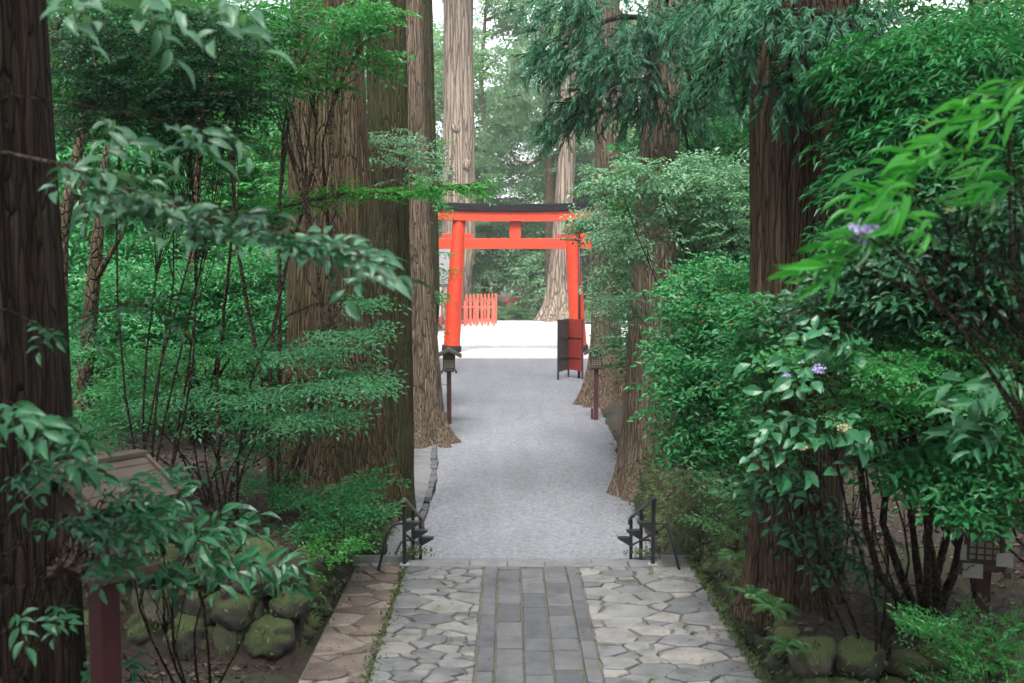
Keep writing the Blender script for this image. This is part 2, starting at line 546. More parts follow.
# kerb of small squared stones along the left of the gravel
kb = MB()
y = 16.9
while y < 33.5:
    L = random.uniform(.22, .55)
    x = lerp(y, [16, 22, 28, 34], [-1.47, -1.5, -1.84, -2.33])
    if random.random() < .85:
        kb.box((x + random.uniform(-.012, .012), y + L / 2, ZG + .02), (random.uniform(.09, .14), L * .93, random.uniform(.09, .16)), rz=random.uniform(-.03, .03), tint=random.random())
    y += L
tag(kb.build('kerb', M['slate'], bevel=.015), kind='structure')


# ------------------------------------------------------------------ stone terrace
def clip(poly, a, b, c):
    """keep the part where a*x+b*y<=c"""
    out = []
    for i in range(len(poly)):
        p, q = poly[i], poly[(i + 1) % len(poly)]
        dp, dq = a * p[0] + b * p[1] - c, a * q[0] + b * q[1] - c
        if dp <= 0:
            out.append(p)
        if dp * dq < 0:
            t = dp / (dp - dq)
            out.append((p[0] + (q[0] - p[0]) * t, p[1] + (q[1] - p[1]) * t))
    return out


def crazy(mb, x0, x1, y0, y1, cell, gap, z, stretch=1.35):
    pts = []
    area = (x1 - x0) * (y1 - y0)
    tries = 0
    rad = []
    while tries < 9000:
        tries += 1
        p = (random.uniform(x0, x1), random.uniform(y0, y1))
        r = cell * random.choice([.33, .5, .5, .7, .95])
        if all(((p[0] - q[0]) / stretch) ** 2 + (p[1] - q[1]) ** 2 > (.62 * (r + s)) ** 2 for q, s in zip(pts, rad)):
            pts.append(p)
            rad.append(r)
    for i, p in enumerate(pts):
        poly = [(x0, y0), (x1, y0), (x1, y1), (x0, y1)]
        for j, q in enumerate(pts):
            if i == j:
                continue
            dx, dy = (q[0] - p[0]) / stretch ** 2, q[1] - p[1]
            d2 = (q[0] - p[0]) ** 2 / stretch ** 2 + dy * dy
            if d2 > (cell * 3) ** 2:
                continue
            # power diagram: larger stones push the joint away
            k = .5 + .5 * (rad[i] ** 2 - rad[j] ** 2) * .9 / max(d2, 1e-6)
            k = min(.85, max(.15, k))
            c = dx * p[0] + dy * p[1] + k * (dx * (q[0] - p[0]) + dy * dy)
            L = math.hypot(dx, dy)
            poly = clip(poly, dx, dy, c - gap * L / 2 * random.uniform(.6, 1.6))
            if len(poly) < 3:
                break
        if len(poly) < 3:
            continue
        # roughen the outline
        ring = []
        for k in range(len(poly)):
            a, b = Vector(poly[k]), Vector(poly[(k + 1) % len(poly)])
            L = (b - a).length
            n = max(1, int(L / .09))
            for s in range(n):
                t = s / n
                q = a.lerp(b, t)
                w = .012 if n > 1 else .004
                ring.append((q.x + random.uniform(-w, w), q.y + random.uniform(-w, w)))
        n = len(ring)
        if n < 3:
            continue
        cx, cy = sum(r[0] for r in ring) / n, sum(r[1] for r in ring) / n
        ext = max(math.hypot(r[0] - cx, r[1] - cy) for r in ring)
        if ext < .05:
            continue
        k = 1 - min(.18, .014 / ext)
        h = z + random.uniform(.012, .03)
        sx, sy = random.uniform(-.012, .012), random.uniform(-.012, .012)
        lo = [(r[0], r[1], z - .02) for r in ring]
        mi = [(r[0], r[1], h - .010 + sx * (r[0] - cx) + sy * (r[1] - cy)) for r in ring]
        hi = [(cx + (r[0] - cx) * k, cy + (r[1] - cy) * k, h + sx * (r[0] - cx) + sy * (r[1] - cy)) for r in ring]
        vs = lo + mi + hi
        fs = [[2 * n + i for i in range(n)]]
        for i2 in range(n):
            j2 = (i2 + 1) % n
            fs.append((i2, j2, n + j2, n + i2))
            fs.append((n + i2, n + j2, 2 * n + j2, 2 * n + i2))
        mb.add(vs, fs, random.random())


terr = thing('stone_terrace', 'paved stone terrace of slate strip between pale crazy paving', 'terrace', (0, 10, 0))
b = MB()
b.box((0.21, (7.8 + YE - .02) / 2, -.14), (4.1, YE - .02 - 7.8, .26), tint=.5)
b.build('mortar_bed', M['mortar'], terr)
# centre strip of slate blocks
b = MB()
cols = [-.30, -.13, .135, .40, .67, .82]
for k in range(5):
    y = 7.9 + random.uniform(0, .3)
    while y < YE - .3:
        L = min(random.uniform(.30, .62), YE - .29 - y)
        if L > .08:
            x0, x1 = cols[k] + .006, cols[k + 1] - .006
            b.box(((x0 + x1) / 2 + random.uniform(-.004, .004), y + L / 2, -.02 + random.uniform(-.004, .005)), (x1 - x0 - random.uniform(.003, .013), L - random.uniform(.012, .028), .09),
                  rz=random.uniform(-.01, .01), rx=random.uniform(-.006, .006), ry=random.uniform(-.012, .012), tint=random.random())
        y += L
b.build('slate_strip', M['slate'], terr, bevel=.008)
b = MB()
crazy(b, -1.22, -.315, 7.9, YE - .3, .27, .028, .0)
b.build('paving_panel', M['flag'], terr)
b = MB()
crazy(b, .835, 2.2, 7.9, YE - .3, .385, .03, .0)
b.build('paving_panel', M['flag'], terr)
b = MB()
crazy(b, -1.82, -1.25, 7.9, YE - .1, .36, .035, -.012)
b.build('side_strip', M['flag_pink'], terr, label='worn pinkish side strip of rough stones')
b = MB()
x = -1.22
while x < 1.8:
    L = random.choice([.45, .75, 1.0])
    L = min(L, 1.85 - x)
    b.box((x + L / 2, YE - .145, -.03), (L - .012, .28, .11), tint=random.uniform(.3, .7))
    x += L
b.build('edge_course', M['concrete'], terr, bevel=.01)

st = MB()
for i in range(4):
    z = -.16 - i * .15
    st.box((.25, YE + .3 + i * .62, z - .35), (3.05, .62, .7), tint=.4)
st.box((-1.62, YE + 1.25, -.52), (.66, 2.5, .5), rx=-.27, tint=.6)
st.box((2.02, YE + 1.25, -.52), (.5, 2.5, .5), rx=-.27, tint=.5)
tag(st.build('steps', M['concrete'], bevel=.012), kind='structure')
st = MB()
for i in range(12):
    y1 = 7.75 - i * .35
    st.box((.21, y1 - .2, .17 * (i + 1) / 2 - .1), (4.0, .4 + (.0 if i < 11 else 0), .17 * (i + 1) + .2 - .004 * (i % 2)), tint=.3 + .3 * random.random())
st.box((.21, 1.1, 1.0), (4.0, 4.8, 2.09), tint=.5)
tag(st.build('upper_steps', M['concrete'], bevel=.012), kind='structure')


# ------------------------------------------------------------------ boulders and walls
def boulder(c, r, sq=(1, 1, .75), seed=0, sub=2, parent=None, name='boulder', label=None):
    import bmesh
    bm = bmesh.new()
    bmesh.ops.create_icosphere(bm, subdivisions=sub, radius=1)
    rz = random.uniform(0, PI)
    cr, sr = math.cos(rz), math.sin(rz)
    for v in bm.verts:
        p = v.co.copy()
        # squared-off, faceted rock
        q = Vector([math.copysign(abs(t) ** .84, t) for t in p])
        n1 = noise.noise(p * 1.1 + Vector((seed, 0, 0))) * .28 + noise.noise(p * 2.6 + Vector((0, seed, 0))) * .13 + noise.noise(p * 6 + Vector((0, 0, seed))) * .07 + noise.noise(p * 14 + Vector((0, 0, seed))) * .035
        q = q * (.86 + n1)
        x, y = q.x * cr - q.y * sr, q.x * sr + q.y * cr
        v.co = Vector((x * r * sq[0], y * r * sq[1], q.z * r * sq[2])) + Vector(c)
    me = bpy.data.meshes.new(name)
    if parent is not None:
        o3 = Vector(ORG[parent.name])
        for v in bm.verts:
            v.co -= o3
    bm.to_mesh(me)
    bm.free()
    t = random.random() ** 1.6
    a = me.attributes.new('tint', 'FLOAT', 'POINT')
    a.data.foreach_set('value', np.full(len(me.vertices), t, np.float32))
    me.polygons.foreach_set('use_smooth', [True] * len(me.polygons))
    o = link(name, me, M['boulder'], parent)
    if label:
        o['label'] = label
    return o


WALLPTS = []     # places on the walls where moss and weeds can root


def wall(name, label, line, ztop, zbot, r0, lean=.16, maxn=99):
    """dry stone wall along a polyline of (x,y); boulders are its parts"""
    root = thing(name, label, 'stone wall', (line[0][0], line[0][1], zbot(line[0][1])))
    segs = []
    for (a, b_) in zip(line[:-1], line[1:]):
        segs.append((np.array(a, float), np.array(b_, float)))
    cnt = 0
    core = MB()
    for a, b_ in segs:
        L = np.linalg.norm(b_ - a)
        d = (b_ - a) / L
        nrm = np.array([-d[1], d[0]])
        s = 0.0
        # earth behind the stones
        k = max(1, int(L / .5))
        for i in range(k):
            m0 = a + d * L * (i + .5) / k + nrm * .30
            zt, zb = ztop(m0[1]), zbot(m0[1])
            core.box((m0[0], m0[1], (zt + zb) / 2 - .15), (L / k + .01, .3, zt - zb + .1), rz=math.atan2(d[1], d[0]), tint=.1)
        row = 0
        zrow = None
        while True:
            s = random.uniform(0, r0)
            done = True
            while s < L:
                m0 = a + d * s
                zt, zb = ztop(m0[1]), zbot(m0[1])
                r = r0 * random.uniform(.75, 1.25)
                z = zb + r * .45 + row * r0 * 1.12
                if z < zt - r * .35:
                    done = False
                    off = lean * (z - zb) + random.uniform(-.05, .05)
                    c = m0 + nrm * (off + .03)
                    if cnt < maxn:
                        boulder((c[0], c[1], z), r, (random.uniform(.82, 1.12), random.uniform(.8, 1.0), random.uniform(.74, 1.0)), random.random() * 50, 3 if r < .25 else 4, root)
                        cnt += 1
                    WALLPTS.append((c[0] - nrm[0] * r * .5, c[1] - nrm[1] * r * .5, z + r * .4, nrm[0], nrm[1]))
                s += r * 1.58
            row += 1
            if done or row > 9:
                break
    core.build('earth_backing', M['ground'], root)
    return root


wall('retaining_wall', 'mossy boulder wall along the left edge of the stone terrace', [(-2.02, 10.6), (-2.02, 20.2)], lambda y: lerp(y, [10, 17, 20.5], [.78, .8, .45]),
     lambda y: lerp(y, [10, 14.2, 16.8, 21], [-.02, -.02, -.72, -.75]), .2)
wall('retaining_wall', 'dark stacked boulder wall facing forward at the lower left', [(-5.4, 10.55), (-1.98, 10.35)], lambda y: .90, lambda y: 0.02, .27, .2)
wall('retaining_wall', 'low mossy boulder wall along the right edge of the stone terrace', [(2.42, 20.3), (2.42, 9.2)], lambda y: lerp(y, [9, 16, 20.5], [.52, .62, .2]),
     lambda y: lerp(y, [9, 14.2, 16.8, 21], [-.02, -.02, -.72, -.75]), .19)
wall('retaining_wall', 'short boulder wall facing forward below the cedar with lichen', [(2.5, 9.05), (5.4, 9.3)], lambda y: .5, lambda y: .05, .2, .12)

# ------------------------------------------------------------------ torii
TX, TY = 0.30, 55.0
t = thing('torii_gate', 'vermilion torii gate with black capped lintel at the end of the gravel path', 'torii', (TX, TY, ZG))
for s in (-1, 1):
    b = MB()
    pts = []
    for i in range(9):
        k = i / 8
        pts.append((TX + s * (3.09 - .40 * k), TY, ZG + 6.42 * k))
    b.tube(pts, [.40 - .08 * i / 8 for i in range(9)], 28, False)
    p = b.build('pillar', M['vermilion'], t)
    b = MB()
    b.tube([(TX + s * 3.10, TY, ZG - .05), (TX + s * 3.07, TY, ZG + .32)], .47, 28)
    b.build('pillar_base', M['torii_cap'], p)
    for sg in (-1, 1):
        b = MB()
        b.box((TX + s * 2.78 + sg * .55, TY, 4.86), (.42, .26, .2))
        b.build('wedge', M['vermilion'], t, bevel=.01)


def curved_beam(x0, x1, y, d, zl, zh, up, n=24):
    b = MB()
    vs, fs = [], []
    for i in range(n + 1):
        k = i / n * 2 - 1
        x = (x0 + x1) / 2 + k * (x1 - x0) / 2
        e = up * abs(k) ** 2.4
        for yy in (y - d / 2, y + d / 2):
            vs += [(x, yy, zl + e), (x, yy, zh + e)]
    for i in range(n):
        a = i * 4
        fs += [(a, a + 4, a + 5, a + 1), (a + 2, a + 3, a + 7, a + 6), (a + 1, a + 5, a + 7, a + 3), (a, a + 2, a + 6, a + 4)]
    fs += [(0, 1, 3, 2), (n * 4, n * 4 + 2, n * 4 + 3, n * 4 + 1)]
    b.add(vs, fs)
    return b


curved_beam(TX - 3.95, TX + 3.95, TY, .74, 5.545, 6.02, .10).build('upper_lintel', M['vermilion'], t, bevel=.012)
curved_beam(TX - 4.12, TX + 4.12, TY, .95, 6.023, 6.20, .13).build('cap_board', M['torii_cap'], t, bevel=.012)
curved_beam(TX - 4.22, TX + 4.22, TY, .70, 6.203, 6.37, .15).build('cap_ridge', M['torii_cap'], t, bevel=.02)
b = MB()
b.box((TX, TY, 4.485), (7.34, .30, .51))
b.build('tie_beam', M['vermilion'], t, bevel=.012)
b = MB()
b.box((TX, TY, 5.145), (.53, .28, .806))
b.build('strut', M['vermilion'], t, bevel=.01)


# ------------------------------------------------------------------ lanterns
def lantern(label, loc, rz=0, group=None, kit=None):
    t = thing('wooden_lantern', label, 'lantern', loc, rz, group)
    b = MB()
    b.box((0, 0, .78), (.125, .125, 1.64))
    b.build('post', M['lantern_red'], t, .008, True)
    b = MB()
    b.box((-.11, 0, .17), (.07, .13, .3))
    b.build('cleat', M['lantern_red'], t, .006, True)
    b = MB()
    b.box((0, 0, 1.47), (.36, .36, .05))
    b.box((0, 0, 1.435), (.26, .26, .03))
    for s in (-1, 1):
        b.box((s * .19, 0, 1.42), (.06, .42, .05))
    b.build('tray', M['lantern_wood'], t, .005, True)
    bx = MB()
    for sx in (-1, 1):
        for sy in (-1, 1):
            bx.box((sx * .145, sy * .145, 1.635), (.035, .035, .29))
    for sx in (-1, 1):
        bx.box((sx * .145, 0, 1.515), (.03, .26, .03))
        bx.box((sx * .145, 0, 1.765), (.03, .26, .03))
        bx.box((0, sx * .145, 1.515), (.26, .03, .03))
        bx.box((0, sx * .145, 1.765), (.26, .03, .03))
        for k in (-1, 0, 1):
            bx.box((k * .066, sx * .145, 1.64), (.014, .014, .22))
            bx.box((sx * .145, k * .066, 1.64), (.014, .014, .22))
            bx.box((0, sx * .147, 1.64 + k * .062), (.254, .012, .013))
            bx.box((sx * .147, 0, 1.64 + k * .062), (.012, .254, .013))
    cage = bx.build('lamp_box', M['lantern_wood'], t, 0, True)
    b = MB()
    b.box((0, 0, 1.64), (.25, .25, .238))
    b.build('paper_lining', M['paper_lining'], cage, 0, True)
    # gabled roof: ridge along y, two slopes of boards
    r = MB()
    for s in (-1, 1):
        a = .50
        for k in range(4):
            xx = .045 + k * .080
            r.box((s * xx, 0, 2.02 - xx * math.tan(a) + .018 * (3 - k) * .35), (.100, .54, .02), ry=s * a, tint=random.random())
    r.box((0, 0, 2.045), (.10, .58, .03))
    for yy in (-.275, .275):
        for s in (-1, 1):
            r.box((s * .165, yy, 1.935), (.385, .025, .075), ry=s * .50)
    roof = r.build('roof', M['lantern_roof'], t, .004, True)
    g = MB()
    g.prism([(-.17, 1.78), (.17, 1.78), (.17, 1.88), (0, 1.985), (-.17, 1.88)], 'y', -.16, .16)
    g.build('gable', M['lantern_wood'], t, 0, True)
    return t


M['paper_lining'] = plain('paper_lining', (0.30, 0.28, 0.23), 0.8, 0.1, 5)
lantern('small red post lantern with gabled roof left of the gravel path', (-1.62, 30.6, ZG), .05)
lantern('small red post lantern half hidden by foliage right of the gravel path', (2.42, 31.4, ZG), -.1)
LL = P(98, 560, 6.3)
o = lantern('dark red lantern with weathered board roof behind leaves at the lower left', (LL[0] + .03, 6.3, .50), -.62)
b = MB()
b.box((.15, -.168, 1.66), (.03, .006, .1))
b.build('paper_tag', M['paper'], o, 0, True)
LR = P(982, 560, 11.2)
o = lantern('dark red lantern with three pale paper notices at the right edge', (4.33, 10.2, gz(4.33, 10.2) - 1.0), -.35)
for (x, y, z, w, h) in ((-.20, -.2, 1.60, .09, .14), (-.10, -.21, 1.44, .17, .13), (.16, -.21, 1.56, .14, .12)):
    b = MB()
    b.box((x, y, z), (w, .006, h))
    b.build('paper_notice', M['paper'], o, 0, True)


# ------------------------------------------------------------------ handrails
def handrail(label, X, side):
    t = thing('handrail', label, 'handrail', (X, YE - .2, 0))

    def gy(y):
        return lerp(y, [YE, YE + 2.6], [0.0, -.72])
    posts = [YE - .22, YE + 1.0, YE + 2.2]
    for i, y in enumerate(posts):
        zt = lerp(y, [posts[0], posts[2]], [.80, .02])
        zb = 0.02 if i == 0 else gy(y) - .05
        b = MB()
        b.box((X, y, (zt + zb) / 2), (.045, .045, zt - zb))
        p = b.build('post', M['iron'], t, .005)
        if i == 0:
            b = MB()
            b.box((X, y, .028), (.11, .11, .02))
            b.build('base_plate', M['paper'], p, .004)
        # wedge shaped step light hung on the inner side of the post
        zl = zt - .25
        xi = -side
        b = MB()
        b.prism([(X + xi * .023, zl), (X + xi * .023, zl - .12), (X + xi * .19, zl - .02), (X + xi * .19, zl)], 'y', y - .05, y + .05)
        b.build('step_light', M['iron'], t, .004)
    b = MB()
    b.tube([(X, posts[0] - .12, .82), (X, posts[0] + .02, .815), (X, posts[2] + .05, .03), (X, posts[2] + .25, -.10)], .024, 10)
    b.build('top_rail', M['iron_worn'] if side < 0 else M['iron'], t)
    b = MB()
    b.tube([(X, posts[0], .40), (X, posts[2], -.36)], .015, 8)
    b.build('lower_rail', M['iron'], t)
    for (y, z) in ((posts[0], .52), (posts[1], .02)):
        b = MB()
        pts = [(X, y, z), (X + side * .10, y, z + .005), (X + side * .16, y - .02, z - .03), (X + side * .20, y - .06, z - .12), (X + side * .30, y - .2, -.02 + (0 if y < YE else gy(y)))]
        b.tube(pts, .016, 8)
        b.build('side_brace', M['iron'], t)
    return t


handrail('black iron handrail with step lights at left side of the steps', -1.25, -1)
handrail('black iron handrail with step lights at right side of the steps', 1.72, 1)

# ------------------------------------------------------------------ notice board, lamp pole
t = thing('notice_board', 'folding notice board with dark grey and red panels beside the right pillar', 'notice board', (1.85, 42, ZG))
A, Bp, Cp = (1.82, 42.0), (2.26, 43.1), (2.74, 42.3)
for (p, q, mt, nm) in ((A, Bp, M['board_grey'], 'grey_panel'), (Bp, Cp, M['board_red'], 'red_panel')):
    L = math.hypot(q[0] - p[0], q[1] - p[1])
    rz = math.atan2(q[1] - p[1], q[0] - p[0])
    b = MB()
    b.box(((p[0] + q[0]) / 2, (p[1] + q[1]) / 2, ZG + 1.26), (L - .08, .05, 1.94), rz=rz)
    b.build(nm, mt, t, .006)
    for z in (.75, 1.5):
        b = MB()
        b.box(((p[0] + q[0]) / 2, (p[1] + q[1]) / 2, ZG + z), (L - .1, .075, .045), rz=rz)
        b.build('crossbar', M['iron'] if mt is M['board_grey'] else M['lantern_red'], t)
for p in (A, Bp, Cp):
    b = MB()
    b.box((p[0], p[1], ZG + 1.12), (.07, .07, 2.25))
    b.build('leg', M['iron'] if p is A else M['lantern_red'], t, .006)

lp = P(579, 378, 42.6)
t = thing('lamp_pole', 'tall thin dark pole with side arm before the right torii pillar', 'pole', (lp[0], 42.6, ZG))
b = MB()
b.tube([(lp[0], 42.6, ZG), (lp[0], 42.6, 4.5)], .055, 10)
b.build('pole', M['lantern_red'], t)
b = MB()
b.tube([(lp[0], 42.6, 4.42), (lp[0] - .75, 42.6, 4.46)], .03, 8)
b.build('arm', M['iron'], t)


# ------------------------------------------------------------------ fence, far gate, building
def picket(label, p0, p1, z0, h, n, mat):
    t = thing('picket_fence', label, 'fence', (p0[0], p0[1], z0))
    p0, p1 = np.array(p0), np.array(p1)
    rz = math.atan2(*(p1 - p0)[::-1])
    L = np.linalg.norm(p1 - p0)
    for i in range(n):
        c = p0 + (p1 - p0) * i / (n - 1)
        b = MB()
        w = .13
        b.prism([(-w / 2, 0), (w / 2, 0), (w / 2, h - .1), (0, h), (-w / 2, h - .1)], 'y', -.03, .03)
        o = b.build('picket', mat, t, 0, True)
        o.location = (c[0] - p0[0], c[1] - p0[1], 0)
        o.rotation_euler = (0, 0, rz)
    for z in (.35, h - .45):
        b = MB()
        c = (p0 + p1) / 2 + np.array([-math.sin(rz), math.cos(rz)]) * .07
        b.box((c[0], c[1], z0 + z), (L, .06, .12), rz=rz)
        b.build('rail', mat, t)
    return t


f0, f1 = P(446, 326, 77), P(494, 326, 77)
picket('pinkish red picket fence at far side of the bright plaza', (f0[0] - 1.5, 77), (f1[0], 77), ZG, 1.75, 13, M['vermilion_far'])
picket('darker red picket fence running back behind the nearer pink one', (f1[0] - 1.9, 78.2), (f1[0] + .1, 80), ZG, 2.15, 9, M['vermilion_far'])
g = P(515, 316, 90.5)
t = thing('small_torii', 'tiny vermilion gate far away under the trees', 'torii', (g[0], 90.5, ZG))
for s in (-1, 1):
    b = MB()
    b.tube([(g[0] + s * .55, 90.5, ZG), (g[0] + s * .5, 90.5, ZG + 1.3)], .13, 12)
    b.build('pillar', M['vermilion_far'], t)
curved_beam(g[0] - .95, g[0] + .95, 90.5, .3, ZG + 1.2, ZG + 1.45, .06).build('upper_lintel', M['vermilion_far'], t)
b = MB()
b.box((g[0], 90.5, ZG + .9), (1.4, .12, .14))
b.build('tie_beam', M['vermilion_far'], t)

bx, by = -7.6, 73
t = thing('shrine_building', 'white walled building with red base half hidden left of the torii', 'building', (bx, by, ZG))
b = MB()
b.box((bx, by, ZG + 1.9), (6.2, 5, 2.2))
w = b.build('wall', M['wall_white'], t, .02)
b = MB()
b.box((bx, by, ZG + .4), (6.3, 5.1, .8))
b.build('base_wall', M['vermilion_far'], t, .02)
b = MB()
b.prism([(by - 3.4, ZG + 3.0), (by, ZG + 5.2), (by + 3.4, ZG + 3.0), (by + 3.3, ZG + 2.8), (by, ZG + 4.9), (by - 3.3, ZG + 2.8)], 'x', bx - 3.9, bx + 3.9)
b.build('roof', M['roof_dark'], t)
for k in range(4):
    b = MB()
    b.box((bx - 2.2 + k * 1.45, by - 2.51, ZG + 1.95), (.9, .06, 1.1))
    b.build('window', M['roof_dark'], t)


# ------------------------------------------------------------------ trunks
def trunk_mesh(name, pts, rad, mat, parent, seg=84, flare=.5, flen=.55, lobes=7, flute=.05, seed=0., step=.16, fine=9.0):
    """tapered trunk along a list of 3-D points, with root buttresses at its foot and fluted bark"""
    pts = np.array(pts, float)
    cum = np.concatenate([[0], np.cumsum(np.linalg.norm(np.diff(pts, axis=0), axis=1))])
    L = cum[-1]
    ss = np.concatenate([np.arange(0, min(L, fine), step), np.arange(min(L, fine), L, step * 5), [L]])
    V = []
    z0 = pts[0][2]
    for s in ss:
        c = np.array([np.interp(s, cum, pts[:, k]) for k in range(3)])
        r = np.interp(s, cum, rad)
        for k in range(seg):
            a = 2 * PI * k / seg
            ca, sa = math.cos(a), math.sin(a)
            lob = .5 + .5 * math.sin(lobes * a + seed * 3 + 1.3 * noise.noise(Vector((ca * 1.5, sa * 1.5, seed)))) * .8
            fl = flare * math.exp(-s / flen) * (.45 + lob)
            fl += flare * .25 * math.exp(-s / (flen * 4)) * lob
            ft = flute * noise.noise(Vector((ca * 4.5, sa * 4.5, s * .09 + seed))) * 2
            ft += flute * 1.0 * noise.noise(Vector((ca * 11, sa * 11, s * .22 + seed)))
            bl = .05 * noise.noise(Vector((ca * 1.2, sa * 1.2, s * .5 + seed)))
            R = r * (1 + fl + ft + bl)
            V.append((c[0] + ca * R, c[1] + sa * R, c[2]))
    n = len(ss)
    Fc = [(i * seg + k, i * seg + (k + 1) % seg, (i + 1) * seg + (k + 1) % seg, (i + 1) * seg + k) for i in range(n - 1) for k in range(seg)]
    return mesh_np(name, V, Fc, mat, parent, smooth=True)


# ------------------------------------------------------------------ leaves and sprays
def frame(f, up):
    """orthonormal frames (N,3,3) with columns forward, left, normal"""
    f = f / np.linalg.norm(f, axis=1, keepdims=True)
    l = np.cross(up, f)
    l /= np.maximum(np.linalg.norm(l, axis=1, keepdims=True), 1e-6)
    n = np.cross(f, l)
    return np.stack([f, l, n], axis=2)


def leaf_shape(kind):
    if kind == 'kite':
        V = [(0, 0, 0), (.45, .5, .10), (1, 0, -.10), (.45, -.5, .10)]
        T = [(0, 2, 1), (0, 3, 2)]
    elif kind == 'fine':
        V = [(0, 0, 0)]
        T = []
        prof = [(.16, .56, .02), (.38, .98, .045), (.62, .86, .02), (.84, .42, -.05)]
        for (t, w, z) in prof:
            V += [(t, w * .5, z + .10 * w), (t, 0, z), (t, -w * .5, z + .10 * w)]
        V.append((1.0, 0, -.14))
        T += [(0, 2, 1), (0, 3, 2)]
        for i in range(3):
            a = 1 + i * 3
            T += [(a, a + 1, a + 4), (a, a + 4, a + 3), (a + 1, a + 2, a + 5), (a + 1, a + 5, a + 4)]
        a = 10
        T += [(a, a + 1, 13), (a + 1, a + 2, 13)]
    elif kind == 'blade':
        V = [(0, .5, 0), (0, -.5, 0), (.6, -.42, -.03), (.6, .42, -.03), (1, 0, -.12)]
        T = [(0, 1, 2), (0, 2, 3), (3, 2, 4)]
    return np.array(V, float), np.array(T, int)


def assemble(leafkind, pos, dirs, ups, L, W, tint):
    V0, T0 = leaf_shape(leafkind)
    R = frame(np.array(dirs, float), np.array(ups, float))
    L = np.asarray(L, float)
    W = np.asarray(W, float)
    N = len(L)
    S_ = np.stack([L, W, L], axis=1)
    loc = V0[None] * S_[:, None, :]
    V = np.einsum('nij,nvj->nvi', R, loc) + np.array(pos)[:, None, :]
    k = len(V0)
    T = T0[None] + (np.arange(N) * k)[:, None, None]
    return V.reshape(-1, 3), T.reshape(-1, 3), np.repeat(np.asarray(tint, float), k)


def spray(length=.5, leaf=.075, width=.42, step=.06, sides=4, droop=.25, kind='kite', roll=.35, r=None, lift=.0, spread=(38, 68)):
    """a leafy twig along +x: main axis, side twigs, alternate leaves"""
    r = r or rng
    pos, dirs, ups, L, W, tn = [], [], [], [], [], []

    def axis(p0, ang, ln, depth):
        n = max(2, int(ln / step))
        for i in range(n + 1):
            t = (i + .3) / (n + 1)
            s = t * ln
            p = p0 + np.array([math.cos(ang) * s, math.sin(ang) * s, -droop * s * s / max(ln, .1) * .6])
            side = 1 if i % 2 else -1
            a = ang + side * math.radians(r.uniform(*spread)) * (1 if i < n else .15)
            pos.append(p)
            dirs.append([math.cos(a), math.sin(a), r.normal(lift - .04 - droop * .5 * t, .24)])
            ups.append([r.normal(0, roll), r.normal(0, roll), 1])
            k = leaf * r.uniform(.7, 1.15) * (1.0 if t > .2 else .8)
            L.append(k)
            W.append(k * width * r.uniform(.85, 1.15))
            tn.append(r.normal(.5, .16))
            if depth < 1 and i in marks:
                axis(p, ang + side * math.radians(r.uniform(28, 50)), ln * (1 - t) * .75 + leaf, depth + 1)
    n0 = max(2, int(length / step))
    marks = set(np.linspace(0, n0 * .75, sides).astype(int)) if sides else set()
    axis(np.zeros(3), 0, length, 0)
    return assemble(kind, pos, dirs, ups, L, W, tn)


def needle_spray(length=.5, n=34, leaf=.10, width=.10, droop=.5, cone=.55):
    """a hanging cedar branchlet"""
    pos, dirs, ups, L, W, tn = [], [], [], [], [], []
    for i in range(n):
        t = (i + rng.uniform(0, 1)) / n
        s = t * length
        p = np.array([s, 0, -droop * s * s / length])
        tang = np.array([1, 0, -2 * droop * t])
        tang /= np.linalg.norm(tang)
        a = rng.uniform(0, 2 * PI)
        side = np.array([0, math.cos(a), math.sin(a) * .7])
        d = tang + side * cone * rng.uniform(.5, 1.2) + np.array([0, 0, -.12])
        pos.append(p)
        dirs.append(d)
        ups.append(rng.normal(0, 1, 3) * .5 + [0, 0, 1])
        k = leaf * rng.uniform(.7, 1.25) * (1.15 - .5 * t)
        L.append(k)
        W.append(k * width)
        tn.append(.35 + .35 * t + rng.normal(0, .12))
    return assemble('blade', pos, dirs, ups, L, W, tn)


KIT = {}


def kit(name, fn, n=5):
    KIT[name] = [fn() for _ in range(n)]


kit('small', lambda: spray(.46, .09, .44, .06, 4, .16, roll=.38))
kit('tiny', lambda: spray(.42, .055, .5, .04, 5, .12, roll=.25))
kit('layer', lambda: spray(.62, .10, .36, .065, 5, .18, roll=.2))
kit('mid', lambda: spray(.5, .115, .42, .075, 3, .3, 'fine', .3))
kit('aucuba', lambda: spray(.22, .16, .34, .055, 0, .3, 'fine', .35))
kit('near', lambda: spray(.24, .14, .36, .055, 1, .25, 'fine', .4))
kit('long', lambda: spray(.24, .18, .17, .055, 0, .12, 'fine', .7, spread=(8, 40)))
kit('hydrangea', lambda: spray(.24, .15, .5, .09, 0, .3, 'fine', .4))
kit('fan', lambda: spray(.6, .10, .24, .035, 6, .45, 'kite', .25))
kit('wood', lambda: spray(.8, .14, .46, .10, 4, .25))
kit('far', lambda: spray(1.5, .34, .5, .22, 4, .3))
kit('cedar', lambda: needle_spray(.42, 30, .12, .16, .4, .7))
kit('cedar_far', lambda: needle_spray(1.3, 34, .40, .13, .5))
kit('pine', lambda: needle_spray(.8, 40, .30, .08, -.1, 1.0), 3)
kit('upright', lambda: spray(.42, .06, .30, .03, 2, -.1, 'kite', .5, lift=.25))


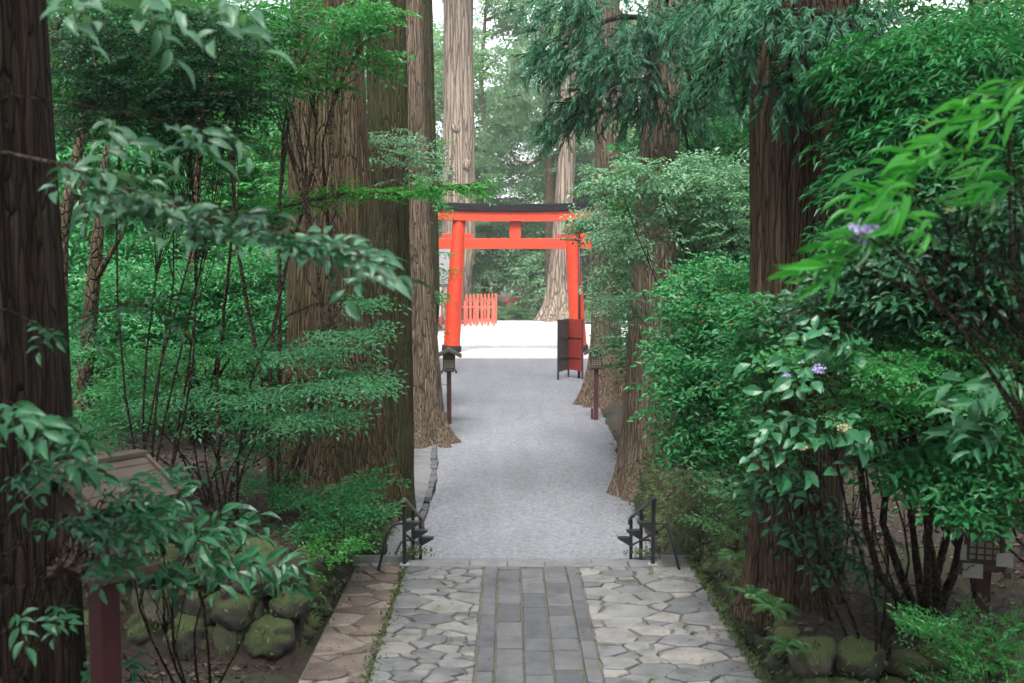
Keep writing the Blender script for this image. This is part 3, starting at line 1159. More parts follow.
def scatter(kitname, pos, dirs, ups, scale, tint):
    """place sprays of a kit: returns V, T, tint"""
    tmpl = KIT[kitname]
    N = len(pos)
    which = rng.integers(0, len(tmpl), N)
    outV, outT, outA = [], [], []
    base = 0
    for k, (V0, T0, A0) in enumerate(tmpl):
        m = which == k
        n = int(m.sum())
        if not n:
            continue
        R = frame(dirs[m], ups[m])
        V = np.einsum('nij,vj->nvi', R, V0) * scale[m][:, None, None] + pos[m][:, None, :]
        T = T0[None] + (np.arange(n) * len(V0))[:, None, None] + base
        outV.append(V.reshape(-1, 3))
        outT.append(T.reshape(-1, 3))
        outA.append((A0[None] + tint[m][:, None]).ravel())
        base += n * len(V0)
    return np.concatenate(outV), np.concatenate(outT), np.clip(np.concatenate(outA), 0, 1)


def clump_points(c, rad, n, layers=0, shell=.35):
    """n points in an ellipsoid, denser towards its outside, gathered in tiers when layers is set"""
    p = rng.normal(0, 1, (n, 3))
    p /= np.linalg.norm(p, axis=1, keepdims=True)
    r = rng.uniform(shell ** 2, 1, n) ** .5
    r = r * np.exp(rng.normal(0, .22, n))
    p = p * r[:, None] * np.array(rad)
    if layers:
        z = p[:, 2]
        sp = 2 * rad[2] / layers
        tilt = rng.normal(0, .12, 2)
        p[:, 2] = np.round(z / sp) * sp + rng.normal(0, sp * .09, n) + p[:, 0] * tilt[0] + p[:, 1] * tilt[1]
    return p + np.array(c)


def stem_curve(a, b, n=7, sag=.0, wig=.06):
    a, b = np.array(a, float), np.array(b, float)
    L = np.linalg.norm(b - a)
    ts = np.linspace(0, 1, n)
    out = []
    w1, w2 = rng.normal(0, wig * L, 3), rng.normal(0, wig * L * .5, 3)
    for t in ts:
        # stems climb first and lean out later
        p = a + (b - a) * np.array([t ** 1.35, t ** 1.35, t ** .85])
        p = p + w1 * math.sin(PI * t) + w2 * math.sin(2 * PI * t) + np.array([0, 0, -sag * t * t])
        out.append(p)
    return out


def shrub(name, label, cat, base, clumps, leafkit, mat, group=None, twig='twig', scale=1.0, layers=0, droop=-.12, outw=1.0, bias=None, r0=.03, stems=True, forks=5, tvar=.12, tshift=0.0, roll=.3, up=(0, -.35, 1)):
    """clumps: (px, py, d, rx_px, ry_px, rd_m, n)"""
    base = np.array(base, float)
    root = thing(name, label, cat, tuple(base), 0, group)
    PV, PD, PT, PS = [], [], [], []
    sb = MB()
    for (px, py, d, rx, ry, rd, n) in clumps:
        c = P(px, py, d)
        k = d / FPX
        rad = (rx * k, rd, ry * k)
        p = clump_points(c, rad, n, layers)
        ax = p - np.array([base[0], base[1], 0])
        ax[:, 2] = 0
        ax /= np.maximum(np.linalg.norm(ax, axis=1, keepdims=True), .2)
        loc = (p - c) / np.array(rad)
        loc[:, 2] = 0
        dd = ax * .55 * outw + loc * .6 * outw + rng.normal(0, .38, p.shape) * [1, 1, .25]
        if bias is not None:
            dd = dd + np.array(bias)
        dd[:, 2] += droop
        PV.append(p)
        PD.append(dd)
        PT.append(rng.normal(0, tvar, n) + rng.normal(0, tvar * .6) + tshift)
        PS.append(rng.uniform(.8, 1.25, n) * scale)
        if stems:
            cv = stem_curve(base + rng.normal(0, .05, 3) * [1, 1, 0], c, 8)
            sb.tube(cv, [r0 * (1 - .7 * i / 7) for i in range(8)], 6, False)
            for j in rng.choice(n, min(n, forks), replace=False):
                st_ = cv[rng.integers(4, 8)]
                q = p[j]
                f = stem_curve(st_, q, 5)
                sb.tube(f, [r0 * .36 * (1 - .65 * i / 4) for i in range(5)], 5, False)
    p = np.concatenate(PV)
    d = np.concatenate(PD)
    ups = rng.normal(0, roll, p.shape) + list(up)
    V, T, A = scatter(leafkit, p, d, ups, np.concatenate(PS), np.concatenate(PT))
    if stems:
        sb.build('stems', M[twig], root)
    mesh_np('foliage', V, T, M[mat], root, A)
    return root


def branch(name, label, cat, path, leafkit, mat, n, spread=.25, scale=1.0, twig='twig', r0=.02, group=None, droop=-.1, t0=.25, tvar=.12, extra=None, bias=None, up=(0, 0, 1), updev=.3, tshift=0.0):
    """a leafy branch reaching along a path of (px,py,d); sprays leave it alternately"""
    pts = [P(*q) for q in path]
    if extra is not None:
        pts = [np.array(e, float) for e in extra] + pts
    root = thing(name, label, cat, tuple(pts[0]), 0, group)
    cum = np.concatenate([[0], np.cumsum([np.linalg.norm(b_ - a) for a, b_ in zip(pts[:-1], pts[1:])])])
    A3 = np.array(pts)

    def at(s):
        return np.array([np.interp(s, cum, A3[:, k]) for k in range(3)])
    L = cum[-1]
    sb = MB()
    m = 16
    cv = [at(L * i / m) + rng.normal(0, .006 * L ** .5, 3) for i in range(m + 1)]
    sb.tube(cv, [r0 * (1 - .8 * i / m) for i in range(m + 1)], 7, False)
    pos, dirs = [], []
    start = cum[len(extra) if extra is not None else 0] / L if extra is not None else 0
    for i in range(n):
        t = start + (1 - start) * (t0 + (1 - t0) * (i + rng.uniform(0, 1)) / n)
        p = at(t * L)
        tg = at(min(L, t * L + .1)) - at(max(0, t * L - .1))
        tg /= np.linalg.norm(tg)
        lat = np.cross(tg, [0, 0, 1])
        side = (1 if i % 2 else -1) * rng.uniform(.3, 1.2)
        d = tg + lat * side + rng.normal(0, .15, 3) + np.array([0, 0, droop])
        if bias is not None:
            d = d + np.array(bias)
        off = d / np.linalg.norm(d) * spread * rng.uniform(0, 1)
        pos.append(p + off)
        dirs.append(d)
        if np.linalg.norm(off) > .05:
            sb.tube([p, p + off * .5 + rng.normal(0, .01, 3), p + off, p + off + d / np.linalg.norm(d) * .2 * scale], [r0 * .35, r0 * .3, r0 * .22, r0 * .12], 5, False)
    pos, dirs = np.array(pos), np.array(dirs)
    ups = rng.normal(0, updev, pos.shape) + np.array(up)
    V, T, A = scatter(leafkit, pos, dirs, ups, rng.uniform(.8, 1.2, n) * scale, rng.normal(tshift, tvar, n))
    sb.build('stems', M[twig], root)
    mesh_np('foliage', V, T, M[mat], root, A, smooth=leafkit in ('near', 'long', 'aucuba', 'hydrangea', 'mid'))
    return root


# shared crowns for cedars whose tops are above the picture
def cedar_crown_mesh(h=15, r=3.0, n=260):
    pos, dirs = [], []
    for i in range(n):
        t = rng.uniform(0, 1) ** 1.2
        z = t * h
        R = r * (1 - t) ** .7 * rng.uniform(.35, 1) + .2
        a = rng.uniform(0, 2 * PI)
        pos.append((math.cos(a) * R, math.sin(a) * R, z - R * .18))
        dirs.append((math.cos(a), math.sin(a), -.35))
    pos, dirs = np.array(pos), np.array(dirs)
    return scatter('cedar_far', pos, dirs, np.tile([0., 0, 1], (n, 1)) + rng.normal(0, .2, (n, 3)), rng.uniform(.9, 1.5, n), rng.normal(0, .1, n))


cv_, ct_, ca_ = cedar_crown_mesh()
crown_src = mesh_np('crown', cv_, ct_, M['needle'], None, ca_)
CROWN = crown_src.data
bpy.data.objects.remove(crown_src)


def cedar(label, foot, pts, rad, mat, flare, crown=True, boughs=None, crown_z=22.0, crown_s=1.0, **kw):
    """pts: list of (px,py,d) centre positions upward from the foot"""
    path = [np.array(foot, float)] + [P(*q) for q in pts]
    top = path[-1]
    dv = top - path[-2]
    dv = dv / np.linalg.norm(dv)
    path.append(top + dv * max(2.0, 36 - top[2]))
    root = thing('cedar_tree', label, 'tree', tuple(foot))
    rr = list(rad) + [rad[-1] * .35]
    trunk_mesh('trunk', path, rr, M[mat], root, flare=flare, **kw)
    if crown:
        c = bpy.data.objects.new('crown', CROWN)
        C.objects.link(c)
        c.parent = root
        cum = [p[2] for p in path]
        cx = np.interp(crown_z, cum, [p[0] for p in path])
        cy = np.interp(crown_z, cum, [p[1] for p in path])
        c.location = (cx - foot[0], cy - foot[1], crown_z - foot[2])
        c.rotation_euler = (0, 0, rng.uniform(0, 6))
        c.scale = (crown_s,) * 3
    return root


def boughs(root, trunk_at, lst, mat='needle', kitname='cedar', scale=1.0, bare=0):
    """hanging cedar boughs: each (px,py,d,rx,ry,rd,n) hangs from a limb that leaves the trunk point"""
    PV, PD, PT = [], [], []
    sb = MB()
    for (px, py, d, rx, ry, rd, n) in lst:
        n = int(n * .85)
        c = P(px, py, d)
        k = d / FPX
        p = clump_points(c, (rx * k, rd, ry * k), n, 0, .2)
        a = trunk_at(c[2] + .9)
        limb = [a + (c - a) * t + np.array([0, 0, .45 * math.sin(PI * t) - .1 * t]) for t in np.linspace(0, 1, 8)]
        sb.tube(limb, [.07 * (1 - .75 * i / 7) for i in range(8)], 7, False)
        for j in rng.choice(n, min(n, 7), replace=False):
            s0 = limb[rng.integers(3, 8)]
            sb.tube([s0, (s0 + p[j]) / 2 + [0, 0, .1], p[j]], [.022, .015, .007], 5, False)
        dd = (p - a) * [1, 1, 0]
        dd /= np.maximum(np.linalg.norm(dd, axis=1, keepdims=True), .3)
        dd = dd * .7 + rng.normal(0, .3, p.shape)
        dd[:, 2] -= .38
        PV.append(p)
        PD.append(dd)
        PT.append(rng.normal(0, .2, n) + rng.normal(0, .1))
    p = np.concatenate(PV)
    V, T, A = scatter(kitname, p, np.concatenate(PD), rng.normal(0, .4, p.shape) + [0, 0, 1], rng.uniform(.75, 1.3, len(p)) * scale, np.concatenate(PT))
    sb.build('limbs', M['bark_dark'], root)
    mesh_np('crown', V, T, M[mat], root, A)


def g3(px, d, dz=0):
    x = (px - VPX) / FPX * d
    return (x, d, gz(x, d) + dz)


# ---- the big cedars
f = g3(20, 7.0, -.2)
L0 = cedar('dark cedar trunk filling the left edge behind leafy twigs', f, [(22, 683, 7), (12, 342, 7), (-6, 0, 7)], [.37, .36, .325, .29], 'bark_dark', .25, crown_z=7.6, crown_s=.8, seed=1.)  # unseen crown set low, added to shade the left foreground
f = g3(332, 15.3, -.25)
cedar('massive brown cedar left of path whose flared foot sits behind low shrubs', f, [(330, 380, 15.3), (329, 200, 15.4), (327, 60, 15.5), (326, 0, 15.5)], [.60, .56, .52, .47, .45], 'bark_cedar', .45, crown=False, seed=2., flen=.7)
f = (-2.15, 19.4, -.8)
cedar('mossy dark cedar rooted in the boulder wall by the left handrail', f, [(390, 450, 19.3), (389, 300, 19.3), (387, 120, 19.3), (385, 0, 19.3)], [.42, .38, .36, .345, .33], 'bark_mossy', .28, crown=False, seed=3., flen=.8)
f = (-2.1, 27.3, -.9)
cedar('pinkish cedar with spreading roots at the left edge of the gravel', f, [(423, 380, 27.3), (417, 250, 27.3), (412, 100, 27.3), (410, 0, 27.3)], [.40, .37, .33, .29, .27], 'bark_pink', 1.25, seed=4., flen=.42, lobes=6)
f = (-2.55, 33, -.85)
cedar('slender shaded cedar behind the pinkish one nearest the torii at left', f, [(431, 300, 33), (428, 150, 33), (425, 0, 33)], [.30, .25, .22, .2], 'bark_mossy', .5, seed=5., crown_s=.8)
f = g3(797, 10.6, -.2)
R1 = cedar('dark cedar with lichen at its foot on the right bank above the boulders', f, [(797, 480, 10.6), (800, 300, 10.6), (803, 120, 10.6), (806, 0, 10.7)], [.42, .41, .45, .48, .46], 'bark_lichen', .22, crown=False, seed=6., flen=.35)
f = (2.60, 21.2, -.95)
R2 = cedar('leaning reddish cedar with forked foot beside the right handrail', f, [(648, 420, 21.2), (652, 300, 21.2), (660, 150, 21.3), (668, 0, 21.4)], [.46, .43, .40, .36, .33], 'bark_tan', .6, seed=7.3, flen=.6, lobes=4)
f = (2.95, 34.8, -.85)
cedar('pale mossy cedar with wide buttress roots beyond the right lantern', f, [(606, 330, 34.8), (607, 200, 34.8), (608, 0, 34.8)], [.5, .42, .38, .34], 'bark_pink', .8, seed=8., flen=.7)


def at_path(pts):
    A3 = np.array(pts)
    return lambda z: np.array([np.interp(z, A3[:, 2], A3[:, k]) for k in range(3)])


r2p = at_path([P(650, 300, 21.2), P(659, 150, 21.3), P(668, 0, 21.4)] + [P(668, 0, 21.4) + [.5, .1, 6]])
boughs(R2, r2p, [(575, 8, 19, 46, 26, 1.0, 150), (556, 55, 19, 30, 26, .9, 110), (612, 60, 18.5, 40, 34, 1.0, 180), (585, 108, 19.5, 34, 24, 1.0, 110), (655, 30, 19, 40, 40, 1.0, 180),
                   (648, 100, 20, 38, 30, 1.0, 120), (700, 104, 20.3, 36, 34, 1.0, 90), (554, 130, 20.5, 16, 16, .7, 30), (705, 24, 19.5, 36, 34, 1, 120), (690, 150, 20.6, 22, 14, .9, 22)])
r1p = at_path([P(800, 300, 10.6), P(803, 120, 10.6), P(806, 0, 10.7), P(806, 0, 10.7) + [0, 0, 6]])
boughs(R1, r1p, [(770, 20, 9.7, 64, 24, .6, 90), (728, 62, 10.2, 34, 30, .6, 50), (822, 45, 9.6, 40, 34, .5, 80), (792, 84, 9.8, 30, 20, .4, 26), (858, 14, 9.8, 40, 24, .5, 50), (745, 5, 10.4, 60, 24, .6, 60)], scale=.8)

# ---- background trees of the wood: a few kinds, copied
def wood_tree(name, label, group, h, cr, n, leafkit, mat, bark, r=.14, seed=0., low=.35):
    root = thing(name, label, 'tree', (0, 0, 0), 0, group)
    pts = [(0, 0, -.3)]
    for i in range(1, 7):
        pts.append((rng.normal(0, .14) * i ** .5, rng.normal(0, .14) * i ** .5, h * i / 6))
    trunk_mesh('trunk', pts, [r * (1 - .13 * i) for i in range(7)], M[bark], root, seg=14, flare=.4, flen=.3, step=.5, seed=seed)
    P_, D_ = [], []
    sb = MB()
    A3 = np.array(pts)
    for k in range(16):
        z = h * (low + (1.02 - low) * (k + rng.uniform(0, 1)) / 16)
        a = rng.uniform(0, 2 * PI)
        R = cr * rng.uniform(.45, .95) * (1.1 - .5 * (z / h))
        c0 = np.array([np.interp(z, A3[:, 2], A3[:, j]) for j in range(3)])
        c = c0 + [math.cos(a) * R, math.sin(a) * R, rng.uniform(-.1, .7)]
        sb.tube([c0 - [0, 0, .5], (c0 + c) / 2, c], [r * .4, r * .25, r * .1], 6, False)
        p = clump_points(c, (cr * .42, cr * .42, cr * .2), n // 16, 2, .2)
        d = (p - c) * [1, 1, 0] + np.array([math.cos(a), math.sin(a), 0]) * .5 + rng.normal(0, .3, p.shape)
        d[:, 2] -= .15
        P_.append(p)
        D_.append(d)
    p = np.concatenate(P_)
    V, T, A = scatter(leafkit, p, np.concatenate(D_), rng.normal(0, .35, p.shape) + [0, 0, 1], rng.uniform(.8, 1.3, len(p)), rng.normal(0, .12, len(p)))
    sb.build('limbs', M[bark], root)
    mesh_np('crown', V, T, M[mat], root, A)
    return root


GL = 'slim broadleaf trees filling the wood left of the path'
GR = 'slim broadleaf trees filling the wood right of the path'
kinds = [wood_tree('broadleaf_tree', 'slim green broadleaf tree out of view, added to shade the left foreground', GL, 9, 2.3, 420, 'wood', 'leaf_wood', 'bark_slim', .13, 1, .12),
         wood_tree('broadleaf_tree', 'slim green broadleaf tree out of view, added to shade the left foreground', GL, 12, 2.8, 520, 'wood', 'leaf_wood', 'bark_slim', .18, 2, .16),
         wood_tree('broadleaf_tree', 'slim green broadleaf tree out of view, added to shade the left foreground', GL, 7, 2.0, 380, 'wood', 'leaf_emerald', 'bark_slim', .10, 3, .08)]
used = [False] * 3


def place(k, x, y, label, group, s=1.0):
    loc = (x, y, gz(x, y))
    if not used[k]:
        used[k] = True
        o = kinds[k]
        o.location = loc
        o.rotation_euler = (0, 0, rng.uniform(0, 6))
        o['label'] = label
        o['group'] = group
        o.scale = (s,) * 3
        return o
    return copy_tree(kinds[k], loc, rng.uniform(0, 6), s, label, group)


lab = 'slim green broadleaf tree out of view, added to shade the left foreground'
spots = []
for i in range(400):
    y = rng.uniform(20, 62)
    x = -rng.uniform(3.7 + y * .058, 7 + y * .42)
    if all((x - a) ** 2 + (y - b_) ** 2 > 2.6 ** 2 for a, b_ in spots):
        spots.append((x, y))
    if len(spots) >= 46:
        break
for i, (x, y) in enumerate(spots):
    place(i % 3, x, y, lab, GL, rng.uniform(.85, 1.25))
lab = 'slim green broadleaf tree out of view, added to shade the right foreground'
spots = []
for i in range(400):
    y = rng.uniform(17, 60)
    x = rng.uniform(3.9 + y * .072, 7.5 + y * .42)
    if all((x - a) ** 2 + (y - b_) ** 2 > 2.6 ** 2 for a, b_ in spots):
        spots.append((x, y))
    if len(spots) >= 42:
        break
for i, (x, y) in enumerate(spots):
    place(i % 3, x, y, lab, GR, rng.uniform(.85, 1.25))


# the wood goes on unseen around the upper steps, added to shade the foreground
for i, (x, y, s_) in enumerate(((-4.6, .8, 1.15), (-7.2, 3.6, 1.1), (-3.9, -3.6, 1.2), (-8, -1.5, 1.2), (-5.6, -7, 1.2))):
    place((1, 0, 1, 2, 1)[i], x, y, 'slim green broadleaf tree out of view, added to shade the left foreground', GL, s_)
for i, (x, y, s_) in enumerate(((5.0, .9, 1.15), (7.4, 4.4, 1.1), (4.4, -3.4, 1.2), (8.2, -1, 1.2), (6, -7, 1.2))):
    place((1, 0, 1, 2, 1)[i], x, y, 'slim green broadleaf tree out of view, added to shade the right foreground', GR, s_)


# individually told slim trees at the left
def slim(label, px, d, pts, rad, bark='bark_slim', extra=None):
    f = g3(px, d, -.2)
    root = thing('young_tree', label, 'tree', f)
    path = [np.array(f)] + [P(*q) for q in pts]
    path.append(path[-1] + (path[-1] - path[-2]) * .6)
    trunk_mesh('trunk', path, list(rad) + [rad[-1] * .6], M[bark], root, seg=18, flare=.35, flen=.25, step=.25, seed=px)
    sb = MB()
    if extra:
        for e in extra:
            sb = MB()
            q = [P(*z) for z in e]
            sb.tube(q, [rad[-1] * (.9 - .5 * i / max(1, len(q) - 1)) for i in range(len(q))], 8, False)
            sb.build('limb', M[bark], root)
    return root


slim('pale slim trunk with a fork between the dark trunk and the lantern roof', 84, 13.5, [(84, 400, 13.5), (92, 300, 13.5), (98, 240, 13.5), (104, 180, 13.6)], [.10, .09, .085, .07, .05], extra=[[(93, 285, 13.5), (110, 255, 13.4), (124, 232, 13.4)]])
slim('tan leaning trunk close beside the dark left cedar', 58, 15, [(60, 300, 15), (62, 230, 15), (75, 170, 15), (88, 100, 15)], [.11, .10, .09, .075, .06])
slim('young tree with pale bare limb slanting up toward the massive cedar', 188, 17, [(190, 300, 17), (196, 200, 17), (200, 130, 17), (215, 40, 17)], [.075, .07, .06, .055, .04], extra=[[(194, 128, 17), (215, 105, 16.8), (240, 80, 16.6), (280, 60, 16.4)], [(196, 160, 17), (210, 90, 17), (218, 60, 17)]])

# ---- far trees beyond the plaza
GF = 'pale misty trees beyond the bright plaza'
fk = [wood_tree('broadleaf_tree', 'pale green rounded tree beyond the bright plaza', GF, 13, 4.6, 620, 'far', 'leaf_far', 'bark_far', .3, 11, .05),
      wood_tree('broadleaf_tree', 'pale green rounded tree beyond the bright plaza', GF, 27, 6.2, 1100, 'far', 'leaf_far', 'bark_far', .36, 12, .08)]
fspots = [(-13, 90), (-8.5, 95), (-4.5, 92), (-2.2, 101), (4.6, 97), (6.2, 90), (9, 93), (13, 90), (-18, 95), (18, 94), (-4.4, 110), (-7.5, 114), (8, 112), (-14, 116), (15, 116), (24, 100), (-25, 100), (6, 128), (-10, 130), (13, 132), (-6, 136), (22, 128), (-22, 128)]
for i, (x, y) in enumerate(fspots):
    k = (0 if i % 3 == 2 else 1)
    if i in (0, 1):
        o = fk[i]
        o.location = (x, y, gz(x, y))
    else:
        copy_tree(fk[k], (x, y, gz(x, y)), rng.uniform(0, 6), rng.uniform(.85, 1.15))

# far cedars and the pine
f = (-4.7, 80, ZG - .2)
root = thing('cedar_tree', 'huge pale far cedar trunk with knots rising behind the torii lintel', 'tree', f)
path = [np.array(f), P(459, 250, 80), P(459, 120, 80), P(458, 0, 80)]
path.append(path[-1] + [0, 0, 12])
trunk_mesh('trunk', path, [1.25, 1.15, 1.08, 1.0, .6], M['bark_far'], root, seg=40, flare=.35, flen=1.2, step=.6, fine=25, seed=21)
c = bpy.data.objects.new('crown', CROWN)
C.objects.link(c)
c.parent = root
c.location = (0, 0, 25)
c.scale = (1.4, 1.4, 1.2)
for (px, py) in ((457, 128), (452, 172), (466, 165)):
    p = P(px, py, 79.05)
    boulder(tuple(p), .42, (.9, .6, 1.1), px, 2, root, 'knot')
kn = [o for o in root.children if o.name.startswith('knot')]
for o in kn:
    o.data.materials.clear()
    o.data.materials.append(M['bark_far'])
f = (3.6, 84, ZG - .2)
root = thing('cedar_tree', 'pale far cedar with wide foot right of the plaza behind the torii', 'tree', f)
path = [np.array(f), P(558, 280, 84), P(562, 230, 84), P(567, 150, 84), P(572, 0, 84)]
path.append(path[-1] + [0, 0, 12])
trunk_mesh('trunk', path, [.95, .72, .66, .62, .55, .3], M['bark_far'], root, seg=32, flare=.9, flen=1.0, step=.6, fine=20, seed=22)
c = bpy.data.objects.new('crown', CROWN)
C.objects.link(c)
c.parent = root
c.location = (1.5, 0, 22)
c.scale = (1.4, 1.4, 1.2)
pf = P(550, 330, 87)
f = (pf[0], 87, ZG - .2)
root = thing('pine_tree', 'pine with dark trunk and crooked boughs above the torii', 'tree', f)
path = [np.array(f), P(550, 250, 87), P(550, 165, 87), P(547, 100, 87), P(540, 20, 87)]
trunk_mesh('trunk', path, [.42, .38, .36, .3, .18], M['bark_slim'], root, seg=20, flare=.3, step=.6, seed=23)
sb = MB()
sb.tube([P(549, 140, 87), P(541, 158, 86.4), P(528, 165, 86), P(515, 160, 85.6), P(511, 150, 85.6)], [.16, .14, .12, .1, .07], 8, False)
sb.build('limb', M['bark_slim'], root)
sb = MB()

sb.tube([P(547, 100, 87), P(535, 104, 86.2), P(520, 95, 85.6), P(505, 98, 85)], [.14, .11, .09, .06], 8, False)
sb.build('limb', M['bark_slim'], root)
sb = MB()
sb.tube([P(543, 60, 87), P(530, 55, 87), P(515, 60, 87)], [.1, .08, .05], 8, False)
sb.build('limb', M['bark_slim'], root)
PV, PD = [], []
for (px, py, rx, ry, n) in ((505, 128, 30, 20, 150), (520, 105, 34, 18, 170), (495, 150, 18, 10, 60), (535, 125, 24, 20, 110), (530, 60, 30, 16, 110), (512, 78, 20, 12, 87), (555, 85, 20, 20, 87)):
    k = 87 / FPX
    p = clump_points(P(px, py, 86.2), (rx * k, 1.4, ry * k), n, 3, .2)
    PV.append(p)
    PD.append(rng.normal(0, .6, p.shape) + [0, 0, .35])
p = np.concatenate(PV)
V, T, A = scatter('pine', p, np.concatenate(PD), rng.normal(0, .4, p.shape) + [0, 0, 1], rng.uniform(.85, 1.4, len(p)), rng.normal(.1, .12, len(p)))
mesh_np('crown', V, T, M['leaf_far'], root, A)

# low far bushes along the far side of the plaza
for i, (px, d, s) in enumerate(((500, 88, .5), (531, 88, .55), (545, 87, .42), (478, 86, .6), (462, 87, .7), (590, 80, .5))):
    x = (px - VPX) / FPX * d
    copy_tree(fk[0], (x, d, ZG - 1.2), rng.uniform(0, 6), (s * .7, s * .7, s * .3), 'pale rounded bush at the foot of the trees beyond the plaza', 'pale bushes along the far side of the plaza')

# ------------------------------------------------------------------ shrubs, right side
shrub('evergreen_shrub', 'big emerald evergreen bush bulging over the right wall beside the leaning cedar', 'bush', g3(742, 14.2), [
    (716, 300, 13.6, 32, 32, .6, 90), (752, 320, 13.6, 40, 40, .7, 140), (708, 370, 13.2, 30, 34, .7, 110), (748, 400, 13.2, 46, 45, .7, 170), (716, 440, 13.0, 30, 30, .6, 80),
    (784, 360, 13.4, 38, 50, .7, 130), (732, 272, 14, 34, 22, .5, 60), (782, 300, 13.6, 32, 34, .5, 90), (684, 340, 13.2, 14, 18, .4, 16), (682, 410, 13.1, 14, 12, .4, 14)], 'small', 'leaf_emerald', droop=-.1, layers=5)
shrub('evergreen_shrub', 'emerald bush with loose twigs hiding the middle of the right bank cedar', 'bush', g3(835, 10.4, 0), [
    (772, 312, 9.9, 30, 20, .3, 34), (800, 350, 9.8, 30, 26, .3, 38), (768, 372, 9.9, 22, 30, .3, 30), (785, 420, 9.8, 26, 22, .3, 26), (815, 300, 9.9, 24, 16, .3, 20), (755, 340, 10.2, 14, 22, .3, 14)], 'small', 'leaf_emerald', layers=5, scale=.72, r0=.012)
shrub('evergreen_shrub', 'tall pale grey green bush overhanging path in front of the right torii pillar', 'bush', g3(690, 25.5), [
    (646, 255, 24, 18, 28, .9, 70), (644, 305, 24, 12, 26, .8, 36), (650, 345, 24, 12, 20, .7, 24), (655, 218, 24, 32, 24, 1.0, 130), (630, 205, 25, 20, 9, .8, 36),
    (664, 275, 23.5, 26, 32, .9, 90), (652, 335, 23.0, 22, 30, .8, 40), (695, 235, 24, 40, 32, 1.0, 140), (594, 220, 26, 11, 10, .5, 30), (618, 235, 24.6, 9, 22, .5, 24), (614, 288, 24.6, 7, 24, .5, 22), (618, 335, 24.6, 7, 18, .5, 16)], 'small', 'leaf_pale', layers=6, scale=1.2, twig='twig')
shrub('evergreen_shrub', 'pale layered shrub crowding high between the cedar boughs and the leaning trunk', 'bush', g3(735, 17.6), [
    (650, 172, 17.4, 38, 13, .6, 56), (704, 190, 17.2, 38, 24, .7, 80), (734, 222, 17, 24, 34, .6, 70), (620, 186, 17.8, 24, 9, .6, 24), (725, 168, 17.3, 32, 18, .6, 60), (676, 222, 17.6, 18, 12, .5, 18), (640, 245, 19.4, 22, 22, .4, 32), (630, 305, 19.4, 14, 24, .3, 18)], 'small', 'leaf_pale', layers=5, scale=.95, r0=.02)
shrub('fern_bush', 'light green feathery bush low beside the lichen covered cedar foot', 'bush', g3(738, 12.2), [
    (745, 500, 12.0, 14, 22, .3, 46), (735, 530, 12.0, 12, 10, .25, 16), (745, 465, 12.3, 16, 16, .3, 34)], 'upright', 'fern', droop=.1, layers=0, forks=3, r0=.012)
hy = shrub('hydrangea_bush', 'big leaved hydrangea with mauve flowers in front of the dark right cedar', 'hydrangea', g3(880, 9.2), [
    (806, 372, 7.9, 24, 22, .25, 11), (795, 425, 7.9, 26, 24, .25, 12), (835, 425, 7.8, 34, 18, .25, 12), (780, 455, 8.0, 24, 14, .2, 8), (850, 350, 8.0, 26, 22, .25, 10), (830, 330, 8.0, 20, 14, .2, 7), (860, 450, 8.0, 20, 26, .2, 7)],
    'hydrangea', 'leaf_gloss', scale=.84, droop=-.15, r0=.014, forks=7, tshift=.2, bias=(-.3, -.2, 0), up=(0, -.5, 1))


def flower(px, py, d, rad, mat, n=70):
    c = P(px, py, d)
    p = clump_points(c, (rad, rad, rad * .6), n, 0, .8)
    d_ = p - c + [0, 0, .02]
    V, T, A = assemble('kite', p, rng.normal(0, 1, p.shape) * .5 + [0, 0, .1], d_ / np.linalg.norm(d_, axis=1, keepdims=True), np.full(n, rad * .45), np.full(n, rad * .4), rng.normal(.5, .2, n))
    mesh_np('flower_head', V, T, M[mat], hy, np.clip(A, 0, 1))


flower(818, 369, 7.6, .04, 'flower_purple')
flower(786, 376, 7.7, .03, 'flower_purple')
flower(843, 428, 7.55, .04, 'flower_cream')
flower(803, 447, 7.6, .04, 'flower_cream')

shrub('maple_tree', 'small tree with bent stem and bright flat leaf tiers above the dark hollow', 'tree', g3(938, 9.6), [
    (836, 352, 8.4, 50, 4, .5, 33), (906, 356, 8.2, 60, 6, .6, 49), (976, 344, 8.2, 60, 8, .6, 49), (916, 389, 8.1, 60, 5, .5, 44), (986, 379, 8.1, 50, 6, .5, 38), (876, 404, 8.2, 50, 4, .4, 22), (1026, 314, 8.4, 40, 10, .5, 33)],
    'tiny', 'leaf_bright', droop=-.05, r0=.04, forks=6, layers=1, twig='twig', scale=.8)
shrub('hinoki_tree', 'young tree with emerald drooping fans slanting leftward at the upper right', 'tree', g3(1130, 9.4), [
    (920, 40, 9.0, 34, 26, .5, 44), (955, 90, 9.0, 50, 34, .6, 80), (935, 150, 9.0, 36, 24, .5, 50), (1000, 40, 9.2, 44, 36, .6, 80), (1000, 140, 9.0, 44, 36, .6, 70), (955, 195, 9.0, 40, 16, .5, 40), (1020, 90, 9, 26, 46, .5, 60), (915, 222, 9.1, 34, 12, .4, 20)],
    'fan', 'leaf_emerald', droop=-.35, bias=(-.9, -.2, -.1), outw=.4, r0=.05, roll=.25, tshift=-.08)
